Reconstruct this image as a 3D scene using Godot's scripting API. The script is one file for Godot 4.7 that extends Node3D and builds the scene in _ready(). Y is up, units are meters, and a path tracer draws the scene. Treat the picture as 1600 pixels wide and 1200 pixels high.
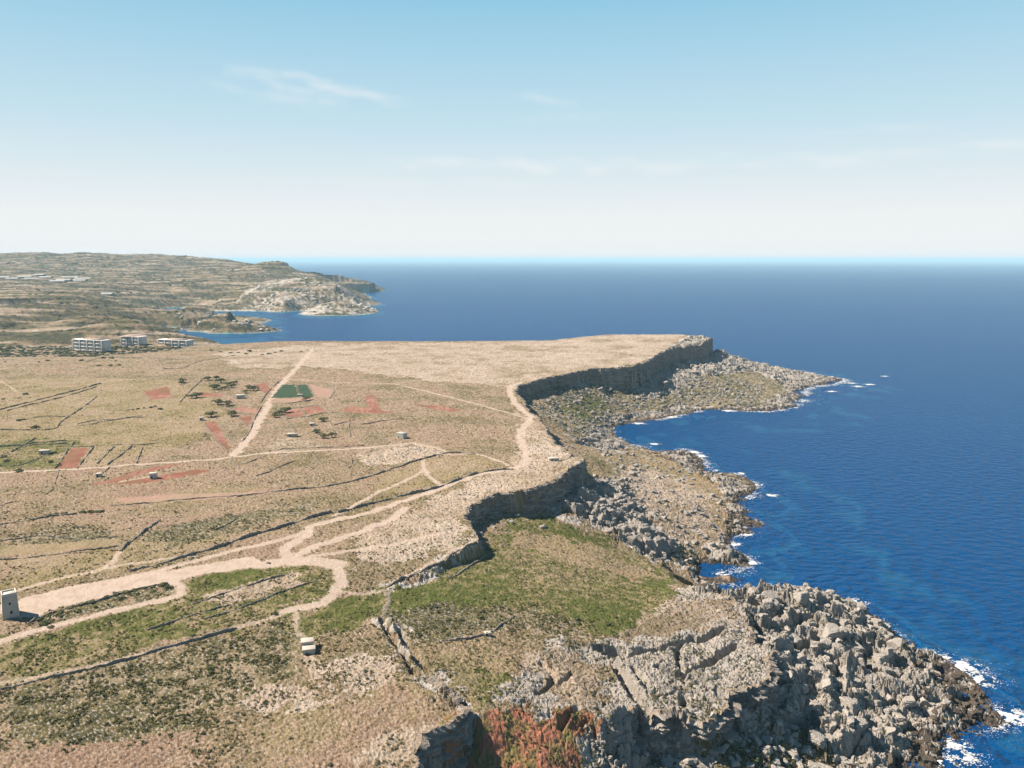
extends Node3D
# A limestone headland above a blue sea, seen from the air. Camera 205 m above the sea, looking along -z.

const CAM_H := 205.0
const PITCH := 8.9
const FOC := 1244.0
const X0 := -1300.0
const X1 := 1280.0
const Z0 := 150.0      # z is stored as distance ahead (-z)
const Z1 := 1900.0
const CL := 10.0       # cell of the coarse height grids
const CS := 4.0        # cell of the edge distance grids
const CT := 1.0        # cell of the track map
const CR := 0.75       # cell of the crevice map
const RX0 := -70.0
const RX1 := 360.0
const RZ0 := 190.0
const RZ1 := 540.0

var sp := sin(deg_to_rad(PITCH))
var cp := cos(deg_to_rad(PITCH))
var taken := {}
var rng := RandomNumberGenerator.new()

# ---------------------------------------------------------------- noise
func mk(s: int, f: float, oct := 3, kind := FastNoiseLite.TYPE_SIMPLEX_SMOOTH) -> FastNoiseLite:
	var n := FastNoiseLite.new()
	n.seed = s
	n.frequency = f
	n.noise_type = kind
	n.fractal_type = FastNoiseLite.FRACTAL_FBM if oct > 1 else FastNoiseLite.FRACTAL_NONE
	n.fractal_octaves = oct
	return n

func cells(s: int, f: float, ret: int, jit := 1.0) -> FastNoiseLite:
	var n := FastNoiseLite.new()
	n.seed = s
	n.frequency = f
	n.noise_type = FastNoiseLite.TYPE_CELLULAR
	n.fractal_type = FastNoiseLite.FRACTAL_NONE
	n.cellular_return_type = ret
	n.cellular_jitter = jit
	return n

var nEdge2 := mk(10, 1.0 / 6.0, 2)
var nEdge := mk(11, 1.0 / 26.0, 3)
var nBig := mk(12, 1.0 / 140.0, 3)
var nMid := mk(13, 1.0 / 24.0, 3)
var nFine := mk(14, 1.0 / 2.6, 3)
var nWarp := mk(15, 1.0 / 17.0, 3)
var nWarp2 := mk(16, 1.0 / 17.0, 3)
var nColA := mk(17, 1.0 / 60.0, 4)
var nColB := mk(18, 1.0 / 7.0, 3)
var nSpk := mk(19, 1.0 / 1.35, 2)
var nRib := mk(25, 1.0 / 34.0, 2)
var nRidge := mk(20, 1.0 / 9.0, 3)
var cEdgeA := cells(21, 1.0 / 13.0, FastNoiseLite.RETURN_DISTANCE2_SUB)
var cValA := cells(21, 1.0 / 13.0, FastNoiseLite.RETURN_CELL_VALUE)
var cEdgeB := cells(22, 1.0 / 5.2, FastNoiseLite.RETURN_DISTANCE2_SUB)
var cValB := cells(22, 1.0 / 5.2, FastNoiseLite.RETURN_CELL_VALUE)
var cEdgeC := cells(23, 1.0 / 2.3, FastNoiseLite.RETURN_DISTANCE2_SUB)
var cValC := cells(23, 1.0 / 2.3, FastNoiseLite.RETURN_CELL_VALUE)
var nFar := mk(31, 1.0 / 420.0, 5)
var nFarC := mk(32, 1.0 / 120.0, 4)
var nFarD := mk(33, 1.0 / 25.0, 3)

# ---------------------------------------------------------------- where a line of sight meets a level, a distance or the land
func look(px: float, py: float) -> Vector3:
	var a := (px - 800.0) / FOC
	var b := -(py - 600.0) / FOC
	return Vector3(a, b * cp - sp, b * sp + cp)     # x, y, distance ahead

func at_level(px: float, py: float, h: float) -> Vector3:
	var r := look(px, py)
	var t := (h - CAM_H) / r.y
	return Vector3(r.x * t, h, r.z * t)

func at_dist(px: float, py: float, d: float) -> Vector3:
	var r := look(px, py)
	var t := d / r.z
	return Vector3(r.x * t, CAM_H + r.y * t, d)

func hit(px: float, py: float) -> Vector3:
	var r := look(px, py)
	var t := 150.0
	var last := t
	while t < 7000.0:
		var y := CAM_H + r.y * t
		if y < 0.0 or y < land(r.x * t, r.z * t):
			var a := last
			var b := t
			for k in 12:
				var m := (a + b) * 0.5
				var ym := CAM_H + r.y * m
				if ym < 0.0 or ym < land(r.x * m, r.z * m):
					b = m
				else:
					a = m
			return Vector3(r.x * b, CAM_H + r.y * b, r.z * b)
		last = t
		t *= 1.006
	return Vector3(r.x * 7000.0, 0, r.z * 7000.0)

func hits(flat: Array) -> PackedVector2Array:      # [px, py, px, py ...] -> ground points (x, distance)
	var out := PackedVector2Array()
	for k in range(0, flat.size(), 2):
		var p := hit(flat[k], flat[k + 1])
		out.append(Vector2(p.x, p.z))
	return out

func levels(flat: Array, h: float) -> PackedVector2Array:
	var out := PackedVector2Array()
	for k in range(0, flat.size(), 2):
		var p := at_level(flat[k], flat[k + 1], h)
		out.append(Vector2(p.x, p.z))
	return out

# ---------------------------------------------------------------- smooth surface through scattered heights
func fit(pts: PackedVector3Array, c: float) -> PackedFloat64Array:
	var n := pts.size()
	var mean := 0.0
	for p in pts:
		mean += p.y / n
	var rows: Array[PackedFloat64Array] = []
	for i in n:
		var row := PackedFloat64Array()
		row.resize(n + 1)
		var a := pts[i]
		for j in n:
			var dx := a.x - pts[j].x
			var dz := a.z - pts[j].z
			row[j] = -sqrt(dx * dx + dz * dz + c * c)
		row[i] += 0.4
		row[n] = a.y - mean
		rows.append(row)
	for i in n:
		var best := i
		for k in range(i + 1, n):
			if absf(rows[k][i]) > absf(rows[best][i]):
				best = k
		var swap := rows[i]
		rows[i] = rows[best]
		rows[best] = swap
		var pr := rows[i]
		var inv := 1.0 / pr[i]
		for k in range(i + 1, n):
			var rk := rows[k]
			var f := rk[i] * inv
			if f != 0.0:
				for j in range(i, n + 1):
					rk[j] -= f * pr[j]
				rows[k] = rk
	var w := PackedFloat64Array()
	w.resize(n + 1)
	for q in n:
		var i := n - 1 - q
		var s := rows[i][n]
		for j in range(i + 1, n):
			s -= rows[i][j] * w[j]
		w[i] = s / rows[i][i]
	w[n] = mean
	return w

func surface_grid(pts: PackedVector3Array, c: float, x0: float, z0: float, nx: int, nz: int, step: float) -> PackedFloat32Array:
	var w := fit(pts, c)
	var n := pts.size()
	var rows := []
	rows.resize(nz)
	var job := func(j: int) -> void:
		var row := PackedFloat32Array()
		row.resize(nx)
		var z := z0 + j * step
		for i in nx:
			var x := x0 + i * step
			var s := w[n]
			for k in n:
				var p := pts[k]
				var dx := x - p.x
				var dz := z - p.z
				s -= w[k] * sqrt(dx * dx + dz * dz + c * c)
			row[i] = s
		rows[j] = row
	run_rows(job, nz)
	var out := PackedFloat32Array()
	for r in rows:
		out.append_array(r)
	return out

func run_rows(job: Callable, n: int) -> void:
	for j in n:
		job.call(j)

# ---------------------------------------------------------------- signed distance to an outline (positive inside) and how wide its edge is
func edge_grid(poly: PackedVector2Array, wide: PackedFloat32Array, reach: float) -> Array:
	var nx := int((X1 - X0) / CS) + 2
	var nz := int((Z1 - Z0) / CS) + 2
	var dist := PackedFloat32Array()
	dist.resize(nx * nz)
	dist.fill(reach)
	var wid := PackedFloat32Array()
	wid.resize(nx * nz)
	wid.fill(2.0)
	for k in poly.size():
		var a := poly[k]
		var b := poly[(k + 1) % poly.size()]
		var wa := wide[k]
		var ab := b - a
		var l2 := maxf(ab.length_squared(), 1e-6)
		var i0 := clampi(int((minf(a.x, b.x) - reach - X0) / CS), 0, nx - 1)
		var i1 := clampi(int((maxf(a.x, b.x) + reach - X0) / CS) + 1, 0, nx - 1)
		var j0 := clampi(int((minf(a.y, b.y) - reach - Z0) / CS), 0, nz - 1)
		var j1 := clampi(int((maxf(a.y, b.y) + reach - Z0) / CS) + 1, 0, nz - 1)
		for j in range(j0, j1 + 1):
			for i in range(i0, i1 + 1):
				var p := Vector2(X0 + i * CS, Z0 + j * CS)
				var t := clampf((p - a).dot(ab) / l2, 0.0, 1.0)
				var d := p.distance_to(a + ab * t)
				var q := j * nx + i
				if d < dist[q]:
					dist[q] = d
					wid[q] = wa
	for j in nz:
		for i in nx:
			if not Geometry2D.is_point_in_polygon(Vector2(X0 + i * CS, Z0 + j * CS), poly):
				dist[j * nx + i] = -dist[j * nx + i]
	return [dist, wid]

# ---------------------------------------------------------------- fractured bedrock: tilted blocks with open joints
var dice := PackedFloat32Array()

func throw_dice() -> void:
	var r := RandomNumberGenerator.new()
	r.seed = 77
	dice.resize(4096 + 8)
	for k in dice.size():
		dice[k] = r.randf()

func blocks(x: float, z: float, cell: float, salt: int, high: float, tilt: float, joint: float) -> float:
	# joints run in two main directions, blocks are longer one way
	var gx := (x * 0.866 + z * 0.5) / (cell * 1.5)
	var gz := (-x * 0.5 + z * 0.866) / cell
	var ix := floori(gx)
	var iz := floori(gz)
	var f1 := 1e9
	var f2 := 1e9
	var best := 0
	var bx := 0.0
	var bz := 0.0
	for j in 3:
		for i in 3:
			var k := ((ix + i) * 127 + (iz + j) * 311 + salt) & 4095
			var cx := ix + i - 1 + 0.1 + dice[k] * 0.8
			var cz := iz + j - 1 + 0.1 + dice[k + 1] * 0.8
			var d := (gx - cx) * (gx - cx) + (gz - cz) * (gz - cz)
			if d < f1:
				f2 = f1
				f1 = d
				best = k
				bx = cx
				bz = cz
			elif d < f2:
				f2 = d
	var gap := sqrt(f2) - sqrt(f1)
	return dice[best + 2] * high + cell * tilt * ((dice[best + 3] - 0.5) * (gx - bx) * 1.5 + (dice[best + 4] - 0.5) * (gz - bz)) - joint * (1.0 - smoothstep(0.02, 0.16, gap))

# ---------------------------------------------------------------- the land: a plateau, a rocky terrace and the low ground, each a smooth surface through surveyed heights
var nxL := int((X1 - X0) / CL) + 2
var nzL := int((Z1 - Z0) / CL) + 2
var nxS := int((X1 - X0) / CS) + 2
var gU: PackedFloat32Array
var gM: PackedFloat32Array
var gL: PackedFloat32Array
var sU: PackedFloat32Array
var wU: PackedFloat32Array
var sM: PackedFloat32Array
var wM: PackedFloat32Array
var gF: PackedFloat32Array
const FX0 := -5600.0
const FX1 := 400.0
const FZ0 := 1400.0
const FZ1 := 9300.0
const CF := 50.0
var nxF := int((FX1 - FX0) / CF) + 2
var rimU: PackedVector2Array
var rimM: PackedVector2Array
var shore: PackedVector2Array
var farShore: PackedVector2Array
var mesa: Array[PackedVector2Array] = []
var mesaBox: Array[Rect2] = []
var mesaUp: Array[float] = []

const TALL := 0.6875     # the heights below are in units of this many metres above the sea
# x, y in the survey picture, height
var ptsU := [
	-200, 700, 80, 0, 640, 80, 0, 565, 78, 0, 740, 81, 0, 850, 82, 20, 960, 81, 0, 1060, 77, 0, 1200, 73, -200, 1000, 80, -200, 1250, 72,
	300, 548, 79, 300, 620, 78, 300, 700, 79, 300, 800, 81, 280, 900, 82, 300, 1000, 77, 300, 1200, 71, 480, 1010, 75, 600, 1100, 72, 700, 1110, 70, 640, 1200, 68, 560, 1260, 67, 300, 1290, 68,
	440, 536, 82, 560, 534, 80, 700, 534, 79, 700, 600, 77, 860, 533, 81, 960, 524, 86, 1050, 524, 86, 1112, 529, 85, 1030, 552, 82, 985, 572, 80, 860, 590, 78, 805, 610, 77,
	820, 640, 77, 860, 690, 77, 905, 720, 78, 880, 745, 79, 790, 770, 80, 730, 795, 80, 745, 845, 77, 680, 880, 75, 605, 920, 74, 590, 965, 73, 650, 1040, 71, 730, 1105, 69,
	600, 800, 80, 600, 700, 78, 500, 860, 80, 530, 900, 78, 500, 960, 75, 640, 760, 79]
var ptsM := [
	600, 930, 73.5, 600, 960, 73, 660, 905, 72, 700, 880, 70, 750, 850, 66, 700, 940, 70, 760, 900, 65, 820, 860, 57, 860, 900, 57, 940, 880, 43, 900, 940, 55, 980, 910, 41, 1040, 905, 26, 1060, 918, 33, 1000, 940, 45,
	640, 1000, 70.5, 680, 1050, 69, 740, 1110, 66, 720, 1000, 68, 800, 980, 63, 880, 975, 57, 800, 1050, 63, 840, 1110, 60, 900, 1110, 57, 935, 1125, 56, 996, 1102, 55, 900, 1030, 57, 980, 990, 50,
	1000, 1050, 53, 1050, 1095, 52, 1105, 1100, 51, 1145, 1080, 50, 1205, 1055, 49, 1200, 1035, 49, 1165, 1000, 47, 1165, 960, 44, 1150, 935, 42, 1100, 928, 43, 1080, 960, 44, 1090, 1030, 50,
	860, 830, 50, 920, 830, 40, 980, 860, 30, 800, 810, 58]
var ptsL := [
	# below the far headland
	1125, 549, 45, 1080, 562, 42, 1040, 578, 42, 1000, 588, 46, 925, 592, 60, 880, 602, 58, 840, 622, 52, 825, 640, 60, 850, 640, 44, 900, 640, 31, 950, 640, 20, 1000, 640, 12, 930, 655, 17, 960, 620, 27, 1040, 615, 22, 1100, 600, 25, 1150, 575, 27, 1200, 583, 16, 1250, 590, 8, 1180, 610, 11, 1130, 625, 7, 1080, 635, 5, 1230, 620, 5,
	860, 665, 48, 880, 685, 46, 900, 690, 40, 930, 690, 27, 960, 690, 12, 900, 660, 31,
	# middle foreland
	915, 715, 57, 930, 725, 50, 960, 705, 26, 1000, 715, 17, 1050, 735, 11, 1000, 750, 27, 950, 760, 45, 915, 760, 53, 1000, 790, 32, 950, 800, 42, 900, 800, 52, 1050, 790, 22, 1100, 770, 10, 1100, 800, 13, 1050, 840, 19, 1100, 850, 9, 1010, 830, 30, 1140, 880, 5, 1060, 870, 14, 1080, 890, 7, 1130, 810, 5, 1060, 760, 14,
	# the bowl below the near cliff
	850, 800, 56, 800, 808, 61, 760, 820, 64, 742, 850, 66, 700, 880, 69.5, 660, 905, 72, 600, 930, 73.5, 600, 965, 73, 820, 860, 57, 900, 850, 45, 960, 860, 33, 1010, 880, 21, 1050, 895, 11, 860, 900, 57, 940, 880, 43, 980, 910, 40, 900, 940, 55, 700, 940, 70, 640, 1000, 70.5,
	# low ground under the terrace
	700, 1150, 50, 735, 1200, 44, 745, 1114, 66, 800, 1114, 62, 850, 1115, 60, 895, 1117, 57.5, 745, 1150, 57, 800, 1150, 56, 800, 1200, 47, 870, 1150, 53, 870, 1200, 46, 915, 1160, 48, 930, 1200, 40, 980, 1200, 35, 1000, 1150, 36, 1060, 1150, 36, 1100, 1150, 35, 1160, 1140, 33, 1180, 1190, 29, 1230, 1080, 29, 1230, 1020, 28, 1200, 970, 30, 1180, 935, 33, 1220, 923, 34, 1250, 930, 30, 1290, 935, 27, 1330, 960, 20, 1280, 980, 25, 1320, 1020, 21, 1380, 1010, 14, 1400, 1060, 13, 1340, 1080, 18, 1280, 1060, 23, 1270, 1130, 19, 1340, 1140, 12, 1420, 1120, 8, 1480, 1090, 6, 1530, 1120, 3, 1250, 1190, 16, 1350, 1190, 8, 1430, 1150, 4, 1430, 1180, 3, 1100, 1250, 20, 900, 1300, 24, 700, 1300, 34, 1300, 1270, 6,
	# behind the plateau, towards the hotels
	-300, 552, 22, -100, 546, 22, 60, 546, 22, 150, 547, 22, 210, 543, 20, 275, 543, 18]
# the coast: survey points at sea level
var shorePx := [
	1318, 593, 1300, 601, 1265, 606, 1258, 620, 1245, 636, 1200, 643, 1150, 642, 1110, 640, 1078, 646, 1030, 655, 985, 661, 958, 667, 960, 680, 985, 694, 1008, 702, 1035, 706, 1062, 702, 1085, 710, 1100, 722, 1115, 738, 1150, 741, 1178, 757, 1180, 769, 1160, 782, 1160, 798, 1180, 812, 1193, 824, 1165, 833, 1142, 842, 1150, 860, 1172, 878, 1162, 890, 1125, 897, 1100, 903, 1105, 910, 1150, 913, 1200, 916, 1260, 922, 1300, 930, 1345, 947, 1380, 975, 1420, 1005, 1470, 1030, 1512, 1055, 1535, 1085, 1562, 1128, 1540, 1142, 1490, 1148, 1465, 1165, 1470, 1200, 1440, 1260, 1380, 1330, 1300, 1420]

func bil(g: PackedFloat32Array, nx: int, u: float, v: float) -> float:
	var i := int(u)
	var j := int(v)
	var a := u - i
	var b := v - j
	var q := j * nx + i
	return lerpf(lerpf(g[q], g[q + 1], a), lerpf(g[q + nx], g[q + nx + 1], a), b)

func survey(flat: Array) -> PackedVector3Array:
	var out := PackedVector3Array()
	for k in range(0, flat.size(), 3):
		out.append(at_level(flat[k], flat[k + 1], flat[k + 2] * TALL))
	return out

func land_near(x: float, d: float) -> float:
	var u := clampf((x - X0) / CL, 0.0, nxL - 1.01)
	var v := clampf((d - Z0) / CL, 0.0, nzL - 1.01)
	var low := bil(gL, nxL, u, v)
	var u2 := clampf((x - X0) / CS, 0.0, nxS - 1.01)
	var v2 := clampf((d - Z0) / CS, 0.0, int((Z1 - Z0) / CS) + 0.99)
	var jag := nEdge.get_noise_2d(x, d) * 3.6 + nEdge2.get_noise_2d(x, d) * 1.3
	var e := bil(sM, nxS, u2, v2)
	var q := int(v2) * nxS + int(u2)
	if e > -40.0:
		var w := wM[q]
		var t := smoothstep(-w, w * 0.2, e + (jag if w < 5.0 else 0.0))
		if t > 0.0:
			low = lerpf(low, bil(gM, nxL, u, v), t)
	e = bil(sU, nxS, u2, v2)
	if e > -40.0:
		var w := wU[q]
		var t := smoothstep(-w - 1.0, -1.0, e + (jag if w < 5.0 else 0.0))
		if t > 0.0:
			low = lerpf(low, bil(gU, nxL, u, v), t)
	return low

func land_far(x: float, d: float) -> float:
	var u := clampf((x - FX0) / CF, 0.0, nxF - 1.01)
	var v := clampf((d - FZ0) / CF, 0.0, int((FZ1 - FZ0) / CF) + 0.99)
	var h := bil(gF, nxF, u, v)
	if mesa.size():
		var q := Vector2(x + nFarD.get_noise_2d(x, d) * 14.0, d)
		for k in mesa.size():
			if mesaBox[k].has_point(q) and Geometry2D.is_point_in_polygon(q, mesa[k]):
				return maxf(h, 0.0) + mesaUp[k] if mesaUp[k] < 30.0 else mesaUp[k] + nFar.get_noise_2d(x, d) * 5.0
	return h + nFar.get_noise_2d(x, d) * 22.0 * clampf(h / 40.0, 0.0, 1.0)

func land(x: float, d: float) -> float:
	if d < 1560.0:
		return land_near(x, d)
	if d > 1660.0:
		return land_far(x, d)
	return lerpf(land_near(x, d), land_far(x, d), (d - 1560.0) / 100.0)

func survey_land() -> void:
	# outline of the plateau: the cliff edge, then far outside to the left; each with the width of its edge
	var top := [1112, 528, 85, 2.0, 1098, 536, 85, 2.0, 1060, 541, 84, 2.0, 1030, 551, 82, 2.0, 1010, 566, 81, 2.0, 982, 573, 80, 2.0, 925, 575, 80, 2.0, 880, 584, 79, 2.0, 840, 593, 78, 2.0, 809, 602, 78, 2.0, 802, 611, 77, 2.0, 817, 626, 77, 2.0, 819, 637, 77, 2.0, 844, 656, 77, 2.0, 857, 682, 77, 2.0, 868, 695, 77, 2.0, 885, 703, 77, 2.0, 890, 713, 77, 2.0, 909, 718, 78, 2.0, 890, 731, 79, 2.0, 875, 746, 79, 2.0, 850, 756, 80, 2.0, 790, 769, 80, 2.0, 760, 776, 80, 2.0, 732, 791, 80, 2.0, 721, 806, 80, 2.0, 726, 818, 79, 2.0, 742, 838, 77, 2.0, 748, 846, 77, 3.0, 690, 878, 75, 4.0, 640, 905, 74, 7.0, 602, 920, 74, 9.0, 596, 962, 73, 2.5, 625, 1002, 72.5, 2.0, 652, 1042, 71, 2.0, 692, 1078, 70, 2.0, 722, 1104, 69, 2.0, 684, 1135, 69, 2.0, 655, 1165, 68.5, 2.0, 640, 1200, 68, 2.0, 632, 1280, 67, 2.0]
	var wide := PackedFloat32Array()
	for k in range(0, top.size(), 4):
		var p := at_level(top[k], top[k + 1], top[k + 2] * TALL)
		rimU.append(Vector2(p.x, p.z))
		wide.append(top[k + 3])
	for p in [[-50, 140], [-1700, 140], [-1700, 1040], [-1150, 1080], [-740, 1150], [-650, 1243], [-560, 1330]]:
		rimU.append(Vector2(p[0], p[1]))
		wide.append(40.0)
	for p in [[300, 541, 79], [440, 533, 82], [560, 533, 80], [700, 533, 79], [860, 532, 81], [920, 525, 85], [960, 522, 86], [1060, 522, 86]]:
		var q := at_level(p[0], p[1], p[2] * TALL)
		rimU.append(Vector2(q.x, q.z))
		wide.append(7.0)
	var ter := [600, 930, 73.5, 30.0, 690, 880, 70, 30.0, 770, 840, 63, 30.0, 860, 835, 50, 30.0, 960, 860, 33, 26.0, 1040, 900, 22, 12.0, 1075, 921, 38, 5.0, 1150, 931, 42, 3.0, 1160, 950, 43, 2.5, 1168, 968, 44, 2.5, 1172, 1004, 47, 2.5, 1212, 1010, 48, 2.5, 1200, 1036, 49, 2.5, 1207, 1056, 49, 2.5, 1182, 1073, 50, 2.5, 1147, 1085, 50, 2.5, 1128, 1106, 51, 2.5, 1103, 1124, 51, 2.5, 1052, 1108, 52, 2.5, 1012, 1109, 54, 2.5, 997, 1103, 55, 2.5, 968, 1118, 55, 3.0, 937, 1125, 56, 5.0, 900, 1112, 57, 5.0, 840, 1112, 60, 4.0, 790, 1110, 62, 4.0, 740, 1112, 66, 4.0, 690, 1085, 69, 6.0, 640, 1030, 71, 8.0, 596, 965, 73, 25.0]
	var wideM := PackedFloat32Array()
	for k in range(0, ter.size(), 4):
		var p := at_level(ter[k], ter[k + 1], ter[k + 2] * TALL)
		rimM.append(Vector2(p.x, p.z))
		wideM.append(ter[k + 3])
	for p in [[1114, 1560], [1150, 1555], [1200, 1500], [1250, 1460], [1290, 1400]]:
		shore.append(Vector2((p[0] - 800.0) / FOC * p[1] * 1.0, p[1]))
	shore.append_array(levels(shorePx, 0.0))
	var low := survey(ptsL)
	for k in shore.size():
		var a := shore[maxi(k - 1, 0)]
		var b := shore[mini(k + 1, shore.size() - 1)]
		var out := (b - a).normalized().orthogonal()
		low.append(Vector3(shore[k].x, 0.6, shore[k].y))
		# the sea side lies to the left hand of the way from the far point to the near one
		var s := shore[k] - out * 26.0
		low.append(Vector3(s.x, -9.0, s.y))
	for p in [[700, 1500], [400, 1700], [0, 1720], [-150, 1720], [800, 1100], [600, 750], [500, 550], [480, 350], [300, 900], [360, 640], [1100, 1700], [1100, 400], [360, 220], [150, 1720], [-300, 1760], [250, 980]]:
		low.append(Vector3(p[0], -16.0, p[1]))
	for p in [[300, 541], [440, 534], [560, 534], [700, 534], [860, 533], [960, 523], [1080, 524]]:
		var q := at_level(p[0], p[1], 56.0)
		low.append(Vector3(q.x, 24.0, q.z + 50.0))
		low.append(Vector3(q.x, 0.0, q.z + 90.0))
	for p in [[-1250, 1620, 20], [-1000, 1620, 20], [-1250, 1300, 28], [-900, 1280, 32], [-720, 1330, 30], [-620, 1400, 26], [-1000, 1450, 22], [-700, 1480, 22], [-800, 1200, 42]]:
		low.append(Vector3(p[0], p[2], p[1]))
	gU = surface_grid(survey(ptsU), 25.0, X0, Z0, nxL, nzL, CL)
	gM = surface_grid(survey(ptsM), 8.0, X0, Z0, nxL, nzL, CL)
	gL = surface_grid(low, 6.0, X0, Z0, nxL, nzL, CL)
	var e := edge_grid(rimU, wide, 48.0)
	sU = e[0]
	wU = e[1]
	e = edge_grid(rimM, wideM, 48.0)
	sM = e[0]
	wM = e[1]

# the country beyond the bay: picture x, y and either a height or (negative) a distance
var ptsF := [
	# behind the hotels
	-400, 548, -1650, -60, 546, -1650, 60, 546, -1650, 150, 547, -1640, 210, 542, -1690, 275, 542, -1690, 30, 530, -1790, 110, 530, -1790, 110, 515, -1950, 30, 515, -1950, -100, 515, -1950, 180, 512, -1990, 212, 511, -2000, 236, 514, -2000, 190, 530, -1800,
	# the ridge with the flat top
	100, 500, -2080, 160, 500, -2080, 20, 490, -2150, 15, 482, -2200, 60, 482, -2300, 140, 482, -2330, 165, 486, -2320, 0, 476, -2420, 60, 474, -2440, 140, 471, -2520, 0, 462, -2850, 100, 461, -2900, 150, 464, -2800, 190, 489, -2330, 205, 500, -2150, -300, 480, -2400, -300, 440, -3900,
	# the low headland in the bay
	280, 490, -2430, 330, 489, -2450, 360, 491, -2430, 262, 501, -2330, 300, 502, -2320, 360, 503, -2310, 395, 502, -2300,
	# the beach and behind
	250, 475, -3250, 300, 470, -3300, 340, 474, -3250, 260, 463, -3500, 330, 455, -3600, 380, 463, -3400, 210, 462, -3400,
	# the rocky headland
	440, 470, -3180, 500, 470, -3150, 540, 470, -3120, 470, 445, -3450, 430, 440, -3600, 500, 432, -3600, 545, 455, -3290, 390, 448, -3550, 480, 433, -3650, 525, 445, -3400,
	# the far slopes
	400, 415, -4700, 412, 411, -4700, 448, 412, -4700, 470, 424, -4700, 500, 433, -4700, 360, 420, -4600, 300, 425, -4600, 200, 425, -4700, 100, 430, -4300, 0, 430, -4300, 0, 440, -3900, 100, 440, -3900, 180, 437, -4000, 300, 437, -4000, 380, 430, -4200, 60, 455, -3300, 0, 452, -3300, 200, 450, -3500, 280, 445, -3700,
	500, 437, 58, 540, 438, 57, 580, 440, 54, 582, 443, 50, -250, 425, -4300,
	0, 396, -5600, 60, 396, -5600, 150, 397, -5600, 240, 400, -5500, 300, 403, -5500, 350, 406, -5400, 0, 410, -5100, 150, 410, -5100, 280, 412, -5100, -200, 396, -5600]
var farPx := [322, 532, 300, 527, 262, 522, 243, 519, 240, 531, 232, 533, 225, 530, 235, 521, 238, 514, 262, 512, 300, 513, 360, 511, 400, 508, 424, 500, 400, 496, 360, 490, 300, 493, 276, 497, 240, 497, 232, 492, 225, 486, 250, 483, 300, 481, 340, 483, 365, 486, 420, 487, 470, 486, 520, 485, 560, 482, 577, 478, 570, 468, 565, 456, 585, 452, 586, 443]

func survey_far() -> void:
	var pts := PackedVector3Array()
	for k in range(0, ptsF.size(), 3):
		if ptsF[k + 2] < 0:
			pts.append(at_dist(ptsF[k], ptsF[k + 1], -ptsF[k + 2]))
		else:
			pts.append(at_level(ptsF[k], ptsF[k + 1], ptsF[k + 2]))
	farShore = levels(farPx, 0.0)
	for k in farShore.size():
		pts.append(Vector3(farShore[k].x, 1.0, farShore[k].y))
		var a := farShore[maxi(k - 1, 0)]
		var b := farShore[mini(k + 1, farShore.size() - 1)]
		var out := (b - a).normalized().orthogonal()
		var s := farShore[k] + out * 70.0
		pts.append(Vector3(s.x, -14.0, s.y))
	for p in [[-500, 2000], [-300, 1720], [0, 1900], [-300, 2400], [-300, 3500], [0, 3000], [-200, 5000], [0, 6500], [-700, 2060], [-620, 2200], [-800, 2080], [-400, 2800], [-600, 5600], [-900, 6500], [300, 2000], [300, 4000], [-1500, 7500], [-760, 4700], [-820, 5300], [-700, 5000], [-560, 4300], [-640, 4000], [-430, 3100], [-480, 3500], [-500, 3800], [-840, 5700], [-1000, 5900], [-1250, 6600]]:
		pts.append(Vector3(p[0], -30.0, p[1]))
	for p in [[-2500, 6500], [-4000, 6500], [-5500, 6500], [-5500, 5000], [-5500, 3000]]:
		pts.append(Vector3(p[0], 190.0 if p[1] > 6000 else 160.0, p[1]))
	for p in [[-2500, 9000], [-4500, 9000]]:
		pts.append(Vector3(p[0], 40.0, p[1]))
	gF = surface_grid(pts, 20.0, FX0, FZ0, nxF, int((FZ1 - FZ0) / CF) + 2, CF)

	# flat caps that end in cliffs: height of the top (or how far it stands up), outline as x and distance
	for m in [[56.0, [-1400, 4700, -880, 4990, -862, 5060, -900, 5200, -1200, 5350, -1600, 5300]], [9.0, [-1010, 2405, -930, 2395, -850, 2415, -850, 2470, -930, 2500, -1010, 2470]], [10.0, [-1640, 2480, -1280, 2540, -1290, 2620, -1500, 2900, -2100, 2900, -2100, 2480]], [9.0, [-1420, 4660, -1330, 4660, -1310, 4760, -1420, 4780]]]:
		var poly := PackedVector2Array()
		for k in range(0, m[1].size(), 2):
			poly.append(Vector2(m[1][k], m[1][k + 1]))
		var b := Rect2(poly[0], Vector2.ZERO)
		for q in poly:
			b = b.expand(q)
		mesa.append(poly)
		mesaBox.append(b)
		mesaUp.append(m[0])

# ---------------------------------------------------------------- what covers the ground
enum { SCRUB, GRASS, STONY, RED, ROCK, DARK, PINK, CROP, BARE, SAND, OCHRE, REDSLOPE, WETROCK, MEADOW, RUST }
const CZ := 2.5
var nxZ := int((X1 - X0) / CZ) + 2
var nzZ := int((Z1 - Z0) / CZ) + 2
var zone: PackedByteArray
var rocky: PackedByteArray
var rough: PackedByteArray     # how strongly the bedrock is broken up
var nxT := int((X1 - X0) / CT) + 2
var nzT := int((1560.0 - Z0) / CT) + 2
var track: PackedByteArray
var plot: PackedByteArray      # number of the ploughed field on that square metre
var nxR := int((RX1 - RX0) / CR) + 2
var nzR := int((RZ1 - RZ0) / CR) + 2
var crack: PackedFloat32Array

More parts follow.
